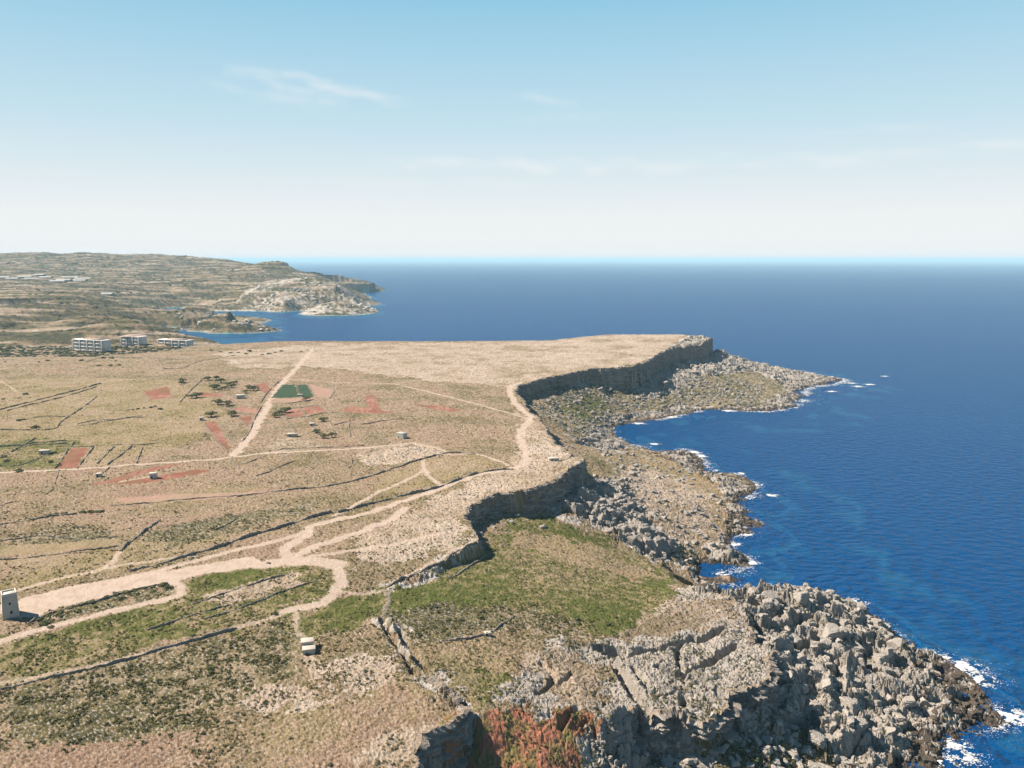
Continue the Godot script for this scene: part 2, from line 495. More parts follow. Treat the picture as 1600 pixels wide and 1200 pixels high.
func paint(map: PackedByteArray, nx: int, nz: int, cell: float, poly: PackedVector2Array, value: int) -> PackedByteArray:
	var lo := poly[0]
	var hi := poly[0]
	for p in poly:
		lo = lo.min(p)
		hi = hi.max(p)
	for j in range(clampi(int((lo.y - Z0) / cell), 0, nz - 1), clampi(int((hi.y - Z0) / cell) + 1, 0, nz - 1) + 1):
		for i in range(clampi(int((lo.x - X0) / cell), 0, nx - 1), clampi(int((hi.x - X0) / cell) + 1, 0, nx - 1) + 1):
			if Geometry2D.is_point_in_polygon(Vector2(X0 + (i + 0.5) * cell, Z0 + (j + 0.5) * cell), poly):
				map[j * nx + i] = value
	return map

func dense(line: PackedVector2Array, step: float) -> PackedVector2Array:
	var c := Curve2D.new()
	c.bake_interval = step
	for k in line.size():
		var t := (line[mini(k + 1, line.size() - 1)] - line[maxi(k - 1, 0)]) / 6.0
		var reach := 1e9
		if k > 0:
			reach = minf(reach, line[k].distance_to(line[k - 1]))
		if k < line.size() - 1:
			reach = minf(reach, line[k].distance_to(line[k + 1]))
		t = t.limit_length(reach * 0.4)
		c.add_point(line[k], -t, t)
	return c.get_baked_points()

func stamp_track(line: PackedVector2Array, width: float, strength: float) -> void:
	var rut := width > 2.3 and width < 6.0
	for p0 in dense(line, 0.8):
		var p := p0 + Vector2(nWarp.get_noise_2d(p0.x, p0.y), nWarp2.get_noise_2d(p0.x, p0.y)) * width * 0.5
		var r := width * 0.5 * (1.0 + 0.45 * nMid.get_noise_2d(p.x * 2.0, p.y * 2.0)) + 0.6
		for j in range(maxi(int((p.y - r - Z0) / CT), 0), mini(int((p.y + r - Z0) / CT) + 1, nzT - 1) + 1):
			for i in range(maxi(int((p.x - r - X0) / CT), 0), mini(int((p.x + r - X0) / CT) + 1, nxT - 1) + 1):
				var d := p.distance_to(Vector2(X0 + i * CT, Z0 + j * CT))
				var v := int(255.0 * strength * (1.0 - smoothstep(r - 1.1, r + 0.5, d)) * (0.85 + 0.35 * nColB.get_noise_2d(X0 + i * CT, Z0 + j * CT)) * (0.6 if rut and d < 0.55 else 1.0))
				var q := j * nxT + i
				if v > track[q]:
					track[q] = mini(v, 255)

func stamp_crack(line: PackedVector2Array, width: float, depth: float) -> void:
	for p in dense(line, 0.6):
		var k := 1.0 + 0.6 * nMid.get_noise_2d(p.x * 3.0, p.y * 3.0)
		var r := width * 0.5 * k + 0.5
		for j in range(maxi(int((p.y - r - RZ0) / CR), 0), mini(int((p.y + r - RZ0) / CR) + 1, nzR - 1) + 1):
			for i in range(maxi(int((p.x - r - RX0) / CR), 0), mini(int((p.x + r - RX0) / CR) + 1, nxR - 1) + 1):
				var d := p.distance_to(Vector2(RX0 + i * CR, RZ0 + j * CR))
				var v := depth * (1.0 - smoothstep(r - 0.9, r + 0.3, d))
				var q := j * nxR + i
				if v > crack[q]:
					crack[q] = v

func blurred(map: PackedByteArray, nx: int, nz: int, k: int) -> PackedByteArray:
	var im := Image.create_from_data(nx, nz, false, Image.FORMAT_L8, map)
	im.resize(nx / k, nz / k, Image.INTERPOLATE_TRILINEAR)
	im.resize(nx, nz, Image.INTERPOLATE_CUBIC)
	return im.get_data()

# outlines in the survey picture of what differs from the plain scrub
var areas := [
	[STONY, 60, [820, 640, 905, 720, 870, 750, 780, 770, 720, 800, 745, 845, 690, 860, 640, 800, 700, 765, 800, 735, 820, 700, 810, 680]],
	[STONY, 50, [560, 830, 640, 800, 720, 800, 740, 840, 660, 870, 560, 880]],
	[STONY, 90, [580, 700, 660, 690, 690, 710, 650, 720, 600, 725, 560, 715]],
	[STONY, 60, [430, 690, 500, 685, 520, 700, 430, 705]],
	[STONY, 60, [330, 552, 500, 536, 700, 536, 960, 524, 1112, 528, 1030, 552, 980, 573, 850, 592, 800, 605, 640, 590, 500, 572, 380, 575]],
	[MEADOW, 10, [0, 590, 200, 590, 330, 600, 330, 680, 200, 720, 0, 735]],
	[MEADOW, 10, [600, 745, 660, 720, 740, 712, 800, 728, 730, 740, 680, 758, 600, 775]],
	[GRASS, 10, [0, 690, 110, 685, 110, 730, 0, 735]],
	[DARK, 20, [0, 835, 120, 825, 180, 830, 190, 845, 60, 855, 0, 850]],
	[MEADOW, 10, [0, 870, 100, 862, 200, 850, 250, 830, 420, 800, 480, 790, 430, 815, 300, 862, 150, 900, 0, 930]],
	[DARK, 25, [220, 830, 400, 795, 500, 785, 480, 800, 380, 830, 260, 860]],
	[GRASS, 10, [0, 1000, 100, 980, 290, 935, 290, 905, 400, 885, 520, 890, 520, 930, 440, 960, 330, 985, 150, 1035, 0, 1065]],
	[STONY, 40, [310, 935, 400, 905, 470, 895, 480, 905, 390, 940, 330, 950]],
	[DARK, 30, [60, 975, 70, 960, 170, 930, 260, 912, 275, 925, 200, 940, 120, 962]],
	[GRASS, 10, [440, 965, 500, 945, 560, 930, 600, 920, 600, 960, 560, 985, 500, 1000, 430, 1010]],
	[DARK, 20, [0, 1080, 200, 1040, 330, 1000, 440, 970, 480, 1020, 400, 1090, 330, 1130, 100, 1160, 0, 1150]],
	[STONY, 60, [380, 1080, 430, 1075, 540, 1090, 520, 1110, 400, 1110]],
	[STONY, 60, [470, 1030, 600, 1020, 640, 1060, 580, 1080, 480, 1060]],
	[OCHRE, 15, [560, 1090, 640, 1060, 720, 1105, 640, 1180, 560, 1150]],
	[STONY, 50, [500, 1200, 560, 1140, 660, 1130, 690, 1130, 640, 1200]],
	[RUST, 15, [400, 1115, 520, 1100, 620, 1075, 720, 1105, 660, 1160, 630, 1230, 380, 1230]],
	[RUST, 12, [0, 1165, 120, 1160, 260, 1175, 280, 1230, 0, 1230]],
	[STONY, 50, [560, 1210, 600, 1150, 660, 1135, 690, 1132, 640, 1210]],
	[RUST, 12, [130, 770, 330, 755, 480, 765, 300, 790, 140, 800]],
	# the bowl
	[GRASS, 15, [600, 925, 690, 885, 750, 850, 790, 815, 880, 805, 960, 850, 1060, 905, 1050, 935, 960, 985, 880, 990, 800, 980, 700, 990, 600, 960]],
	[DARK, 30, [600, 960, 640, 945, 760, 945, 860, 960, 920, 975, 880, 1000, 780, 980, 700, 1000, 640, 1000]],
	[OCHRE, 20, [800, 830, 920, 850, 1030, 900, 1000, 910, 880, 880, 790, 850]],
	[OCHRE, 20, [700, 1010, 760, 1000, 820, 1040, 800, 1080, 740, 1090, 690, 1050]],
	[GRASS, 10, [720, 1040, 790, 1050, 790, 1090, 740, 1095]],
	# foreland slopes
	[OCHRE, 60, [905, 700, 960, 690, 1060, 720, 1120, 770, 1130, 830, 1060, 870, 1040, 900, 960, 850, 920, 800, 900, 740]],
	[ROCK, 200, [905, 725, 960, 745, 1000, 790, 1060, 850, 1040, 890, 960, 835, 900, 805, 860, 800, 880, 750]],
	[ROCK, 180, [1000, 695, 1070, 700, 1120, 735, 1190, 770, 1170, 790, 1200, 825, 1150, 845, 1180, 880, 1130, 900, 1080, 905, 1060, 880, 1130, 850, 1140, 800, 1130, 770, 1060, 725]],
	[STONY, 80, [950, 730, 1040, 735, 1110, 780, 1110, 830, 1060, 860, 1010, 810]],
	[DARK, 90, [810, 625, 870, 605, 960, 595, 1060, 585, 1200, 585, 1260, 610, 1200, 640, 1080, 640, 960, 660, 900, 690, 850, 655]],
	[GRASS, 60, [870, 625, 930, 615, 960, 640, 900, 660, 850, 645]],
	[ROCK, 190, [1000, 590, 1115, 545, 1200, 565, 1320, 592, 1250, 640, 1180, 645, 1240, 610, 1180, 580, 1090, 590, 1030, 620, 1000, 625]],
	[ROCK, 160, [950, 680, 955, 660, 1080, 642, 1180, 640, 1190, 632, 1080, 632, 950, 650, 890, 690, 930, 700, 1000, 705]],
	[OCHRE, 30, [1075, 625, 1120, 620, 1135, 635, 1080, 638]],
	# the limestone terrace and the rocks below it
	[ROCK, 235, [830, 1110, 780, 1085, 830, 1030, 880, 1000, 950, 1000, 1010, 975, 1075, 920, 1160, 925, 1260, 915, 1360, 945, 1480, 1030, 1570, 1130, 1480, 1170, 1480, 1300, 980, 1300, 950, 1200, 935, 1130, 900, 1112]],
	[STONY, 120, [960, 985, 1050, 935, 1140, 935, 1160, 965, 1080, 985, 1000, 1005]],
	[STONY, 110, [830, 1030, 900, 1010, 960, 1050, 930, 1110, 860, 1100]],
	[DARK, 120, [1060, 1150, 1130, 1125, 1250, 1150, 1320, 1200, 1320, 1300, 1060, 1300]],
	[REDSLOPE, 70, [738, 1112, 900, 1114, 940, 1150, 950, 1320, 700, 1320, 690, 1160]],
	[ROCK, 200, [895, 1115, 940, 1122, 985, 1210, 970, 1320, 940, 1300, 945, 1190, 915, 1150]],
	[ROCK, 150, [596, 965, 612, 968, 640, 1010, 672, 1050, 715, 1085, 740, 1112, 715, 1108, 680, 1078, 645, 1045, 612, 1000]],
	[ROCK, 120, [745, 838, 752, 850, 690, 890, 640, 915, 604, 926, 604, 916, 660, 890]],
]
var fieldPx := [
	[RED, [90, 732, 112, 700, 138, 701, 119, 731]], [RED, [142, 757, 200, 740, 250, 727, 288, 724, 245, 735, 190, 750, 160, 757]], [RED, [319, 661, 336, 658, 361, 700, 354, 707, 340, 690]],
	[CROP, [424, 622, 441, 601, 461, 601, 468, 621]], [CROP, [463, 601, 479, 601, 491, 620, 470, 621]], [PINK, [421, 630, 427, 623, 492, 622, 470, 628]],
	[PINK, [482, 600, 521, 609, 515, 621, 497, 621]], [RED, [443, 641, 470, 638, 474, 650, 449, 652]], [RED, [471, 638, 498, 634, 511, 643, 482, 648]], [RED, [532, 643, 546, 634, 590, 640, 617, 645, 560, 645]],
	[RED, [569, 619, 584, 616, 596, 640, 576, 638]], [RED, [400, 601, 416, 598, 426, 611, 414, 615]], [RED, [300, 613, 352, 615, 345, 620, 306, 619]], [RED, [356, 641, 380, 635, 412, 641, 400, 647]],
	[RED, [370, 649, 396, 650, 387, 666]], [RED, [645, 632, 690, 634, 724, 641, 700, 643]], [OCHRE, [0, 852, 90, 849, 188, 841, 184, 851, 100, 861, 0, 868]], [RED, [170, 758, 235, 745, 310, 733, 330, 736, 250, 752]],
	[PINK, [180, 778, 300, 771, 430, 768, 300, 783, 190, 786]], [RED, [225, 612, 262, 604, 270, 622, 235, 624]],
]
var tracksPx := [
	[9.0, 1.0, [0, 953, 80, 937, 160, 919, 240, 904, 330, 889, 400, 880, 445, 877, 500, 880, 522, 884]], [5.0, 1.0, [440, 878, 470, 865, 520, 845, 575, 826, 620, 806, 633, 793]],
	[5.0, 1.0, [445, 872, 455, 850, 480, 832, 487, 820, 530, 812, 580, 800, 620, 786, 660, 773, 700, 757, 750, 741, 790, 734, 812, 728]], [3.6, 0.9, [170, 908, 240, 892, 300, 878, 380, 857, 440, 843, 484, 829]], [2.5, 0.8, [20, 924, 80, 908, 160, 890, 230, 877, 300, 870]],
	[6.0, 1.0, [811, 728, 823, 719, 818, 700, 812, 685, 815, 672, 825, 660, 830, 651, 816, 641, 803, 626, 796, 611, 799, 603, 812, 598]], [5.0, 1.0, [520, 884, 532, 899, 530, 919, 511, 937, 480, 948, 448, 956]], [2.4, 0.55, [448, 956, 380, 978, 300, 1000, 200, 1026, 100, 1050, 0, 1068]],
	[4.0, 1.0, [262, 908, 280, 914, 278, 928, 250, 939, 200, 949, 150, 961, 100, 975, 60, 985, 0, 1000]], [3.4, 1.0, [-60, 741, 0, 738, 120, 733, 240, 724, 330, 718, 365, 714, 420, 708, 520, 703, 600, 697, 645, 692]],
	[6.5, 1.0, [364, 712, 382, 692, 397, 675, 402, 662, 415, 641, 430, 613, 445, 595, 460, 579, 474, 562, 489, 545]], [3.0, 0.8, [645, 692, 690, 703, 705, 710, 740, 709, 770, 717, 795, 727]], [2.6, 0.9, [660, 718, 665, 738, 680, 752, 696, 762]], [2.6, 0.9, [662, 736, 640, 748, 600, 765, 570, 781, 520, 806]],
	[2.6, 0.85, [448, 592, 520, 597, 570, 599, 615, 600, 660, 610, 720, 625, 780, 641, 826, 655]], [2.2, 0.7, [615, 600, 650, 595, 700, 592, 740, 588, 780, 591, 806, 597]], [2.2, 0.7, [735, 589, 741, 575, 757, 568, 820, 566, 900, 563, 980, 556]], [2.2, 0.6, [445, 591, 380, 587, 300, 588, 200, 593, 120, 602, 0, 611]],
	[2.2, 0.5, [480, 560, 540, 577, 610, 578, 700, 578]], [2.4, 0.8, [820, 720, 850, 719, 866, 719]], [2.2, 0.6, [862, 714, 854, 692, 818, 679]], [3.0, 0.8, [470, 872, 540, 862, 600, 853, 650, 842, 690, 834]], [1.6, 0.7, [474, 997, 462, 984, 464, 966, 461, 955]], [2.0, 0.7, [535, 925, 570, 928, 600, 921, 650, 893, 700, 866, 744, 842]],
	[2.0, 0.8, [160, 890, 184, 866, 187, 862]], [1.6, 0.7, [173, 890, 180, 870, 185, 860]], [2.0, 0.6, [0, 595, 20, 607, 24, 611]], [3.0, 0.7, [190, 752, 215, 748, 240, 744]],
]
var barePx := [30, 936, 120, 913, 200, 901, 300, 886, 370, 872, 400, 869, 415, 884, 330, 894, 285, 906, 270, 914, 215, 919, 180, 929, 120, 942, 75, 955, 60, 964, 26, 964]
var cracksPx := [
	# width, depth, way
	[4.5, 6.0, [940, 1012, 955, 1025, 970, 1048, 985, 1070, 1003, 1096, 1012, 1112]], [6.0, 5.0, [940, 1012, 968, 1016]], [3.0, 4.5, [984, 1022, 1008, 1013, 1031, 1010, 1063, 1003, 1084, 993]], [3.0, 4.5, [1092, 996, 1110, 990, 1135, 980]],
	[3.4, 5.0, [1028, 1041, 1048, 1047, 1066, 1048, 1101, 1034, 1129, 1021, 1149, 1006]], [2.4, 4.0, [989, 1040, 1000, 1056, 1012, 1072]], [2.0, 3.0, [1063, 1003, 1060, 1025, 1068, 1048, 1070, 1062]], [2.2, 4.0, [1068, 1085, 1066, 1100]], [2.0, 3.0, [1080, 1058, 1098, 1062, 1104, 1070]], [2.2, 3.0, [1120, 1078, 1128, 1084]],
	[2.4, 4.0, [597, 967, 606, 985, 620, 1004]], [1.8, 4.0, [618, 1003, 632, 1022, 645, 1048]], [2.4, 4.5, [622, 985, 645, 1018, 665, 1045, 690, 1068]], [2.4, 4.0, [690, 1068, 712, 1088, 733, 1112]], [1.5, 2.6, [900, 1105, 885, 1118, 878, 1135]], [1.4, 2.0, [845, 1035, 860, 1050, 862, 1065, 840, 1080]], [1.4, 2.4, [893, 1050, 880, 1062, 862, 1066]],
	[4.0, 4.0, [1170, 965, 1176, 985, 1190, 1005]], [2.0, 3.0, [1335, 990, 1350, 1020, 1368, 1050]], [2.4, 3.5, [1300, 1030, 1318, 1060]], [2.0, 3.0, [1385, 1010, 1410, 1035, 1440, 1060]], [2.0, 2.5, [1260, 970, 1275, 955]],
]

func lay_cover() -> void:
	zone.resize(nxZ * nzZ)
	zone.fill(SCRUB)
	rough.resize(nxZ * nzZ)
	rough.fill(8)
	track.resize(nxT * nzT)
	plot.resize(nxT * nzT)
	crack.resize(nxR * nzR)
	for a in areas:
		var poly := hits(a[2])
		zone = paint(zone, nxZ, nzZ, CZ, poly, a[0])
		rough = paint(rough, nxZ, nzZ, CZ, poly, a[1])
	rough = blurred(rough, nxZ, nzZ, 4)
	var n := 0
	for f in fieldPx:
		n += 1
		plot = paint(plot, nxT, nzT, CT, hits(f[1]), n)
	track = paint(track, nxT, nzT, CT, hits(barePx), 235)
	for t in tracksPx:
		stamp_track(hits(t[2]), t[0], t[1])
	for c in cracksPx:
		stamp_crack(hits(c[2]), c[0], c[1])

# ---------------------------------------------------------------- materials
func grain(n: FastNoiseLite, size: int, lo: float, hi: float, power := 1.0) -> ImageTexture:
	var im := n.get_seamless_image(size, size)
	im.convert(Image.FORMAT_L8)
	var b := im.get_data()
	var table := PackedByteArray()
	table.resize(256)
	for k in 256:
		table[k] = int(255.0 * lerpf(lo, hi, pow(k / 255.0, power)))
	for k in b.size():
		b[k] = table[b[k]]
	return ImageTexture.create_from_image(Image.create_from_data(size, size, false, Image.FORMAT_L8, b))

func solid(c: Color, tex: Texture2D, scale: float, rough_ness := 0.95) -> StandardMaterial3D:
	var m := StandardMaterial3D.new()
	m.albedo_color = c.linear_to_srgb()
	m.roughness = rough_ness
	m.metallic_specular = 0.2
	if tex:
		m.albedo_texture = tex
		m.uv1_triplanar = true
		m.uv1_world_triplanar = true
		m.uv1_scale = Vector3.ONE * scale
	return m

var mGround: StandardMaterial3D
var mRock: StandardMaterial3D

# ---------------------------------------------------------------- naming
func numbered(called: String) -> String:
	var n: int = taken.get(called, 0)
	taken[called] = n + 1
	return called if n == 0 else "%s_%03d" % [called, n]

func put(o: Node3D, called: String, label := "", category := "", group := "", kind := "") -> Node3D:
	o.name = numbered(called)
	add_child(o)
	for k in [["label", label], ["category", category], ["group", group], ["kind", kind]]:
		if k[1]:
			o.set_meta(k[0], k[1])
	return o

func part(parent: Node3D, called: String, mesh: Mesh, mat: Material) -> MeshInstance3D:
	var o := MeshInstance3D.new()
	o.name = called
	o.mesh = mesh
	o.material_override = mat
	parent.add_child(o, true)
	return o

func sheet(pos: PackedVector3Array, col: PackedColorArray, idx: PackedInt32Array) -> ArrayMesh:
	var arr := []
	arr.resize(Mesh.ARRAY_MAX)
	arr[Mesh.ARRAY_VERTEX] = pos
	if col.size():
		arr[Mesh.ARRAY_COLOR] = col
	arr[Mesh.ARRAY_INDEX] = idx
	var m := ArrayMesh.new()
	m.add_surface_from_arrays(Mesh.PRIMITIVE_TRIANGLES, arr)
	return m

# ---------------------------------------------------------------- colour of the ground (linear)
const C_TAN := Color(0.36, 0.272, 0.19)
const C_OLIVE := Color(0.162, 0.135, 0.059)
const C_RUST := Color(0.40, 0.165, 0.10)
const C_EARTH := Color(0.27, 0.178, 0.122)
const C_SOIL := Color(0.35, 0.255, 0.172)
const C_MEADOW := Color(0.241, 0.193, 0.083)
const C_PALE := Color(0.50, 0.415, 0.338)
const C_UMBER := Color(0.110, 0.083, 0.048)
const C_GRASS := Color(0.098, 0.118, 0.03)
const C_GRASS2 := Color(0.205, 0.185, 0.068)
const C_RED := Color(0.275, 0.108, 0.072)
const C_ROCK := Color(0.54, 0.49, 0.435)
const C_GREY := Color(0.26, 0.245, 0.23)
const C_DARK := Color(0.069, 0.066, 0.031)
const C_PINK := Color(0.42, 0.27, 0.205)
const C_CROP := Color(0.045, 0.083, 0.052)
const C_BARE := Color(0.56, 0.45, 0.37)
const C_OCHRE := Color(0.30, 0.22, 0.125)
const C_WET := Color(0.085, 0.065, 0.048)
const C_SEABED := Color(0.01, 0.04, 0.06)
const C_SANDBED := Color(0.12, 0.50, 0.47)

func tint(z: int, broad: float, patch: float, stones: float) -> Color:
	# mixtures of soils, grass and stones by plain noise over the map: broad (60 m), patch (7 m), stones (1 m); each about -1 to 1
	match z:
		SCRUB:
			var c := C_SOIL.lerp(C_OLIVE, clampf(0.38 + broad * 1.1 + patch * 0.6, 0.0, 1.0))
			c = c.lerp(C_EARTH, clampf(-broad * 1.4 + patch * 0.5 - 0.05, 0.0, 0.7))
			return c.lerp(C_PALE, clampf((stones + patch * 0.3 - 0.2) * 2.4, 0.0, 0.75)).lerp(C_UMBER, clampf((-stones - 0.2) * 3.0, 0.0, 0.9))
		GRASS:
			var c := C_GRASS.lerp(C_GRASS2, clampf(0.45 + broad * 1.1 + patch * 1.0, 0.0, 1.0))
			return c.lerp(C_TAN, clampf((stones * 0.8 + patch * 0.7 + broad * 0.7 - 0.08) * 1.8, 0.0, 0.8)).lerp(C_UMBER, clampf((-stones - patch * 0.4 - 0.2) * 2.2, 0.0, 0.75))
		MEADOW:
			var c := C_TAN.lerp(C_MEADOW, clampf(0.6 + broad * 0.8 + patch * 0.5, 0.0, 1.0)).lerp(C_OLIVE, clampf(broad * 0.9 + patch * 0.5 - 0.1, 0.0, 0.6))
			return c.lerp(C_PALE, clampf((stones - 0.2) * 1.6, 0.0, 0.6)).lerp(C_UMBER, clampf((-stones - 0.3) * 2.0, 0.0, 0.7))
		RUST:
			var c := C_EARTH.lerp(C_SOIL, clampf(0.45 + broad * 0.8 + patch * 0.8, 0.0, 1.0)).lerp(C_GRASS2, clampf(broad * 1.2 - patch * 0.5, 0.0, 0.5))
			return c.lerp(C_PALE, clampf((stones - 0.2) * 2.2, 0.0, 0.7)).lerp(C_UMBER, clampf((-stones - 0.25) * 2.6, 0.0, 0.8))
		STONY:
			var c := C_TAN.lerp(C_PALE, clampf(0.42 + broad * 0.8 + patch * 0.5, 0.0, 1.0)).lerp(C_OLIVE, clampf(-broad * 1.3 - 0.1, 0.0, 0.45))
			return c.lerp(C_PALE, clampf((stones + patch * 0.4 - 0.15) * 2.0, 0.0, 0.65)).lerp(C_UMBER, clampf((-stones - 0.28) * 2.4, 0.0, 0.6))
		DARK:
			var c := C_DARK.lerp(C_OLIVE, clampf(0.75 + broad * 0.8 + patch * 0.9, 0.0, 1.0))
			c = c.lerp(C_TAN, clampf(broad * 1.2 + patch * 0.9, 0.0, 0.6))
			return c.lerp(C_ROCK, clampf((stones - 0.2) * 2.4, 0.0, 0.9))
		OCHRE:
			var c := C_OCHRE.lerp(C_SOIL, clampf(0.5 + broad + patch * 0.5, 0.0, 1.0)).lerp(C_GRASS, clampf(broad * 1.5 - patch * 0.6, 0.0, 0.6))
			return c.lerp(C_PALE, clampf((stones - 0.25) * 2.0, 0.0, 0.7)).lerp(C_GRASS2, clampf((-stones - 0.05) * 1.6, 0.0, 0.8))
		RED:
			return C_RED.lerp(C_PINK, clampf(0.25 + broad * 0.8 + patch * 0.7 + stones * 0.3, 0.0, 0.8)).lerp(C_OLIVE, clampf((patch - broad - 0.2) * 1.5, 0.0, 0.6))
		PINK:
			return C_PINK.lerp(C_RED, clampf(patch * 0.5 - stones * 0.2, 0.0, 0.5)).lerp(C_TAN, clampf(broad + 0.3, 0.0, 0.7))
		CROP:
			return C_CROP.lerp(C_GRASS, clampf(0.1 + patch * 0.3 + stones * 0.3, 0.0, 0.6))
		BARE:
			return C_BARE.lerp(C_TAN, clampf(0.15 + patch * 0.5 - stones * 0.3, 0.0, 0.7))
		REDSLOPE:
			var c := C_RUST.lerp(C_GRASS2, clampf(0.2 + broad * 1.2 + patch * 1.3, 0.0, 1.0))
			return c.lerp(C_PINK, clampf((stones - 0.25) * 1.5, 0.0, 0.6)).lerp(C_DARK, clampf((-stones - 0.25) * 2.0, 0.0, 0.7))
	var r := C_ROCK.lerp(C_GREY, clampf(0.25 + broad * 0.7 + patch * 0.6, 0.0, 0.9))
	return r.lerp(C_PALE, clampf((stones - 0.1) * 1.5, 0.0, 0.5)).lerp(C_OLIVE, clampf((-stones + patch * 0.4 - 0.25) * 1.8, 0.0, 0.7))

# ---------------------------------------------------------------- the near land, one sheet cut into ground, tracks and fields
const ROW := 0.0022
const COL := 0.00155
const FAN := 0.74
var nearPos: PackedVector3Array
var nearCols := 0
var nearRows := 0
var nearRatio := 1.0

func surf(x: float, d: float) -> float:       # height of the finished surface
	var v := log(d / 200.0) / log(nearRatio)
	var u := (x / d + FAN) / COL
	if v < 0.0 or v > nearRows - 1.01 or u < 0.0 or u > nearCols - 1.01:
		return land(x, d)
	var j := int(v)
	var i := int(u)
	var q := j * nearCols + i
	var a := u - i
	return lerpf(lerpf(nearPos[q].y, nearPos[q + 1].y, a), lerpf(nearPos[q + nearCols].y, nearPos[q + nearCols + 1].y, a), v - j)

func zone_at(x: float, d: float) -> int:
	return zone[int(clampf((d - Z0) / CZ, 0.0, nzZ - 1.0)) * nxZ + int(clampf((x - X0) / CZ, 0.0, nxZ - 1.0))]

func rough_at(x: float, d: float) -> float:
	return rough[int(clampf((d - Z0) / CZ, 0.0, nzZ - 1.0)) * nxZ + int(clampf((x - X0) / CZ, 0.0, nxZ - 1.0))] / 255.0

func bare_at(x: float, d: float) -> bool:
	if d > 1555.0:
		return false
	var q := int(clampf((d - Z0) / CT, 0.0, nzT - 1.0)) * nxT + int(clampf((x - X0) / CT, 0.0, nxT - 1.0))
	return track[q] > 90 or plot[q] > 0

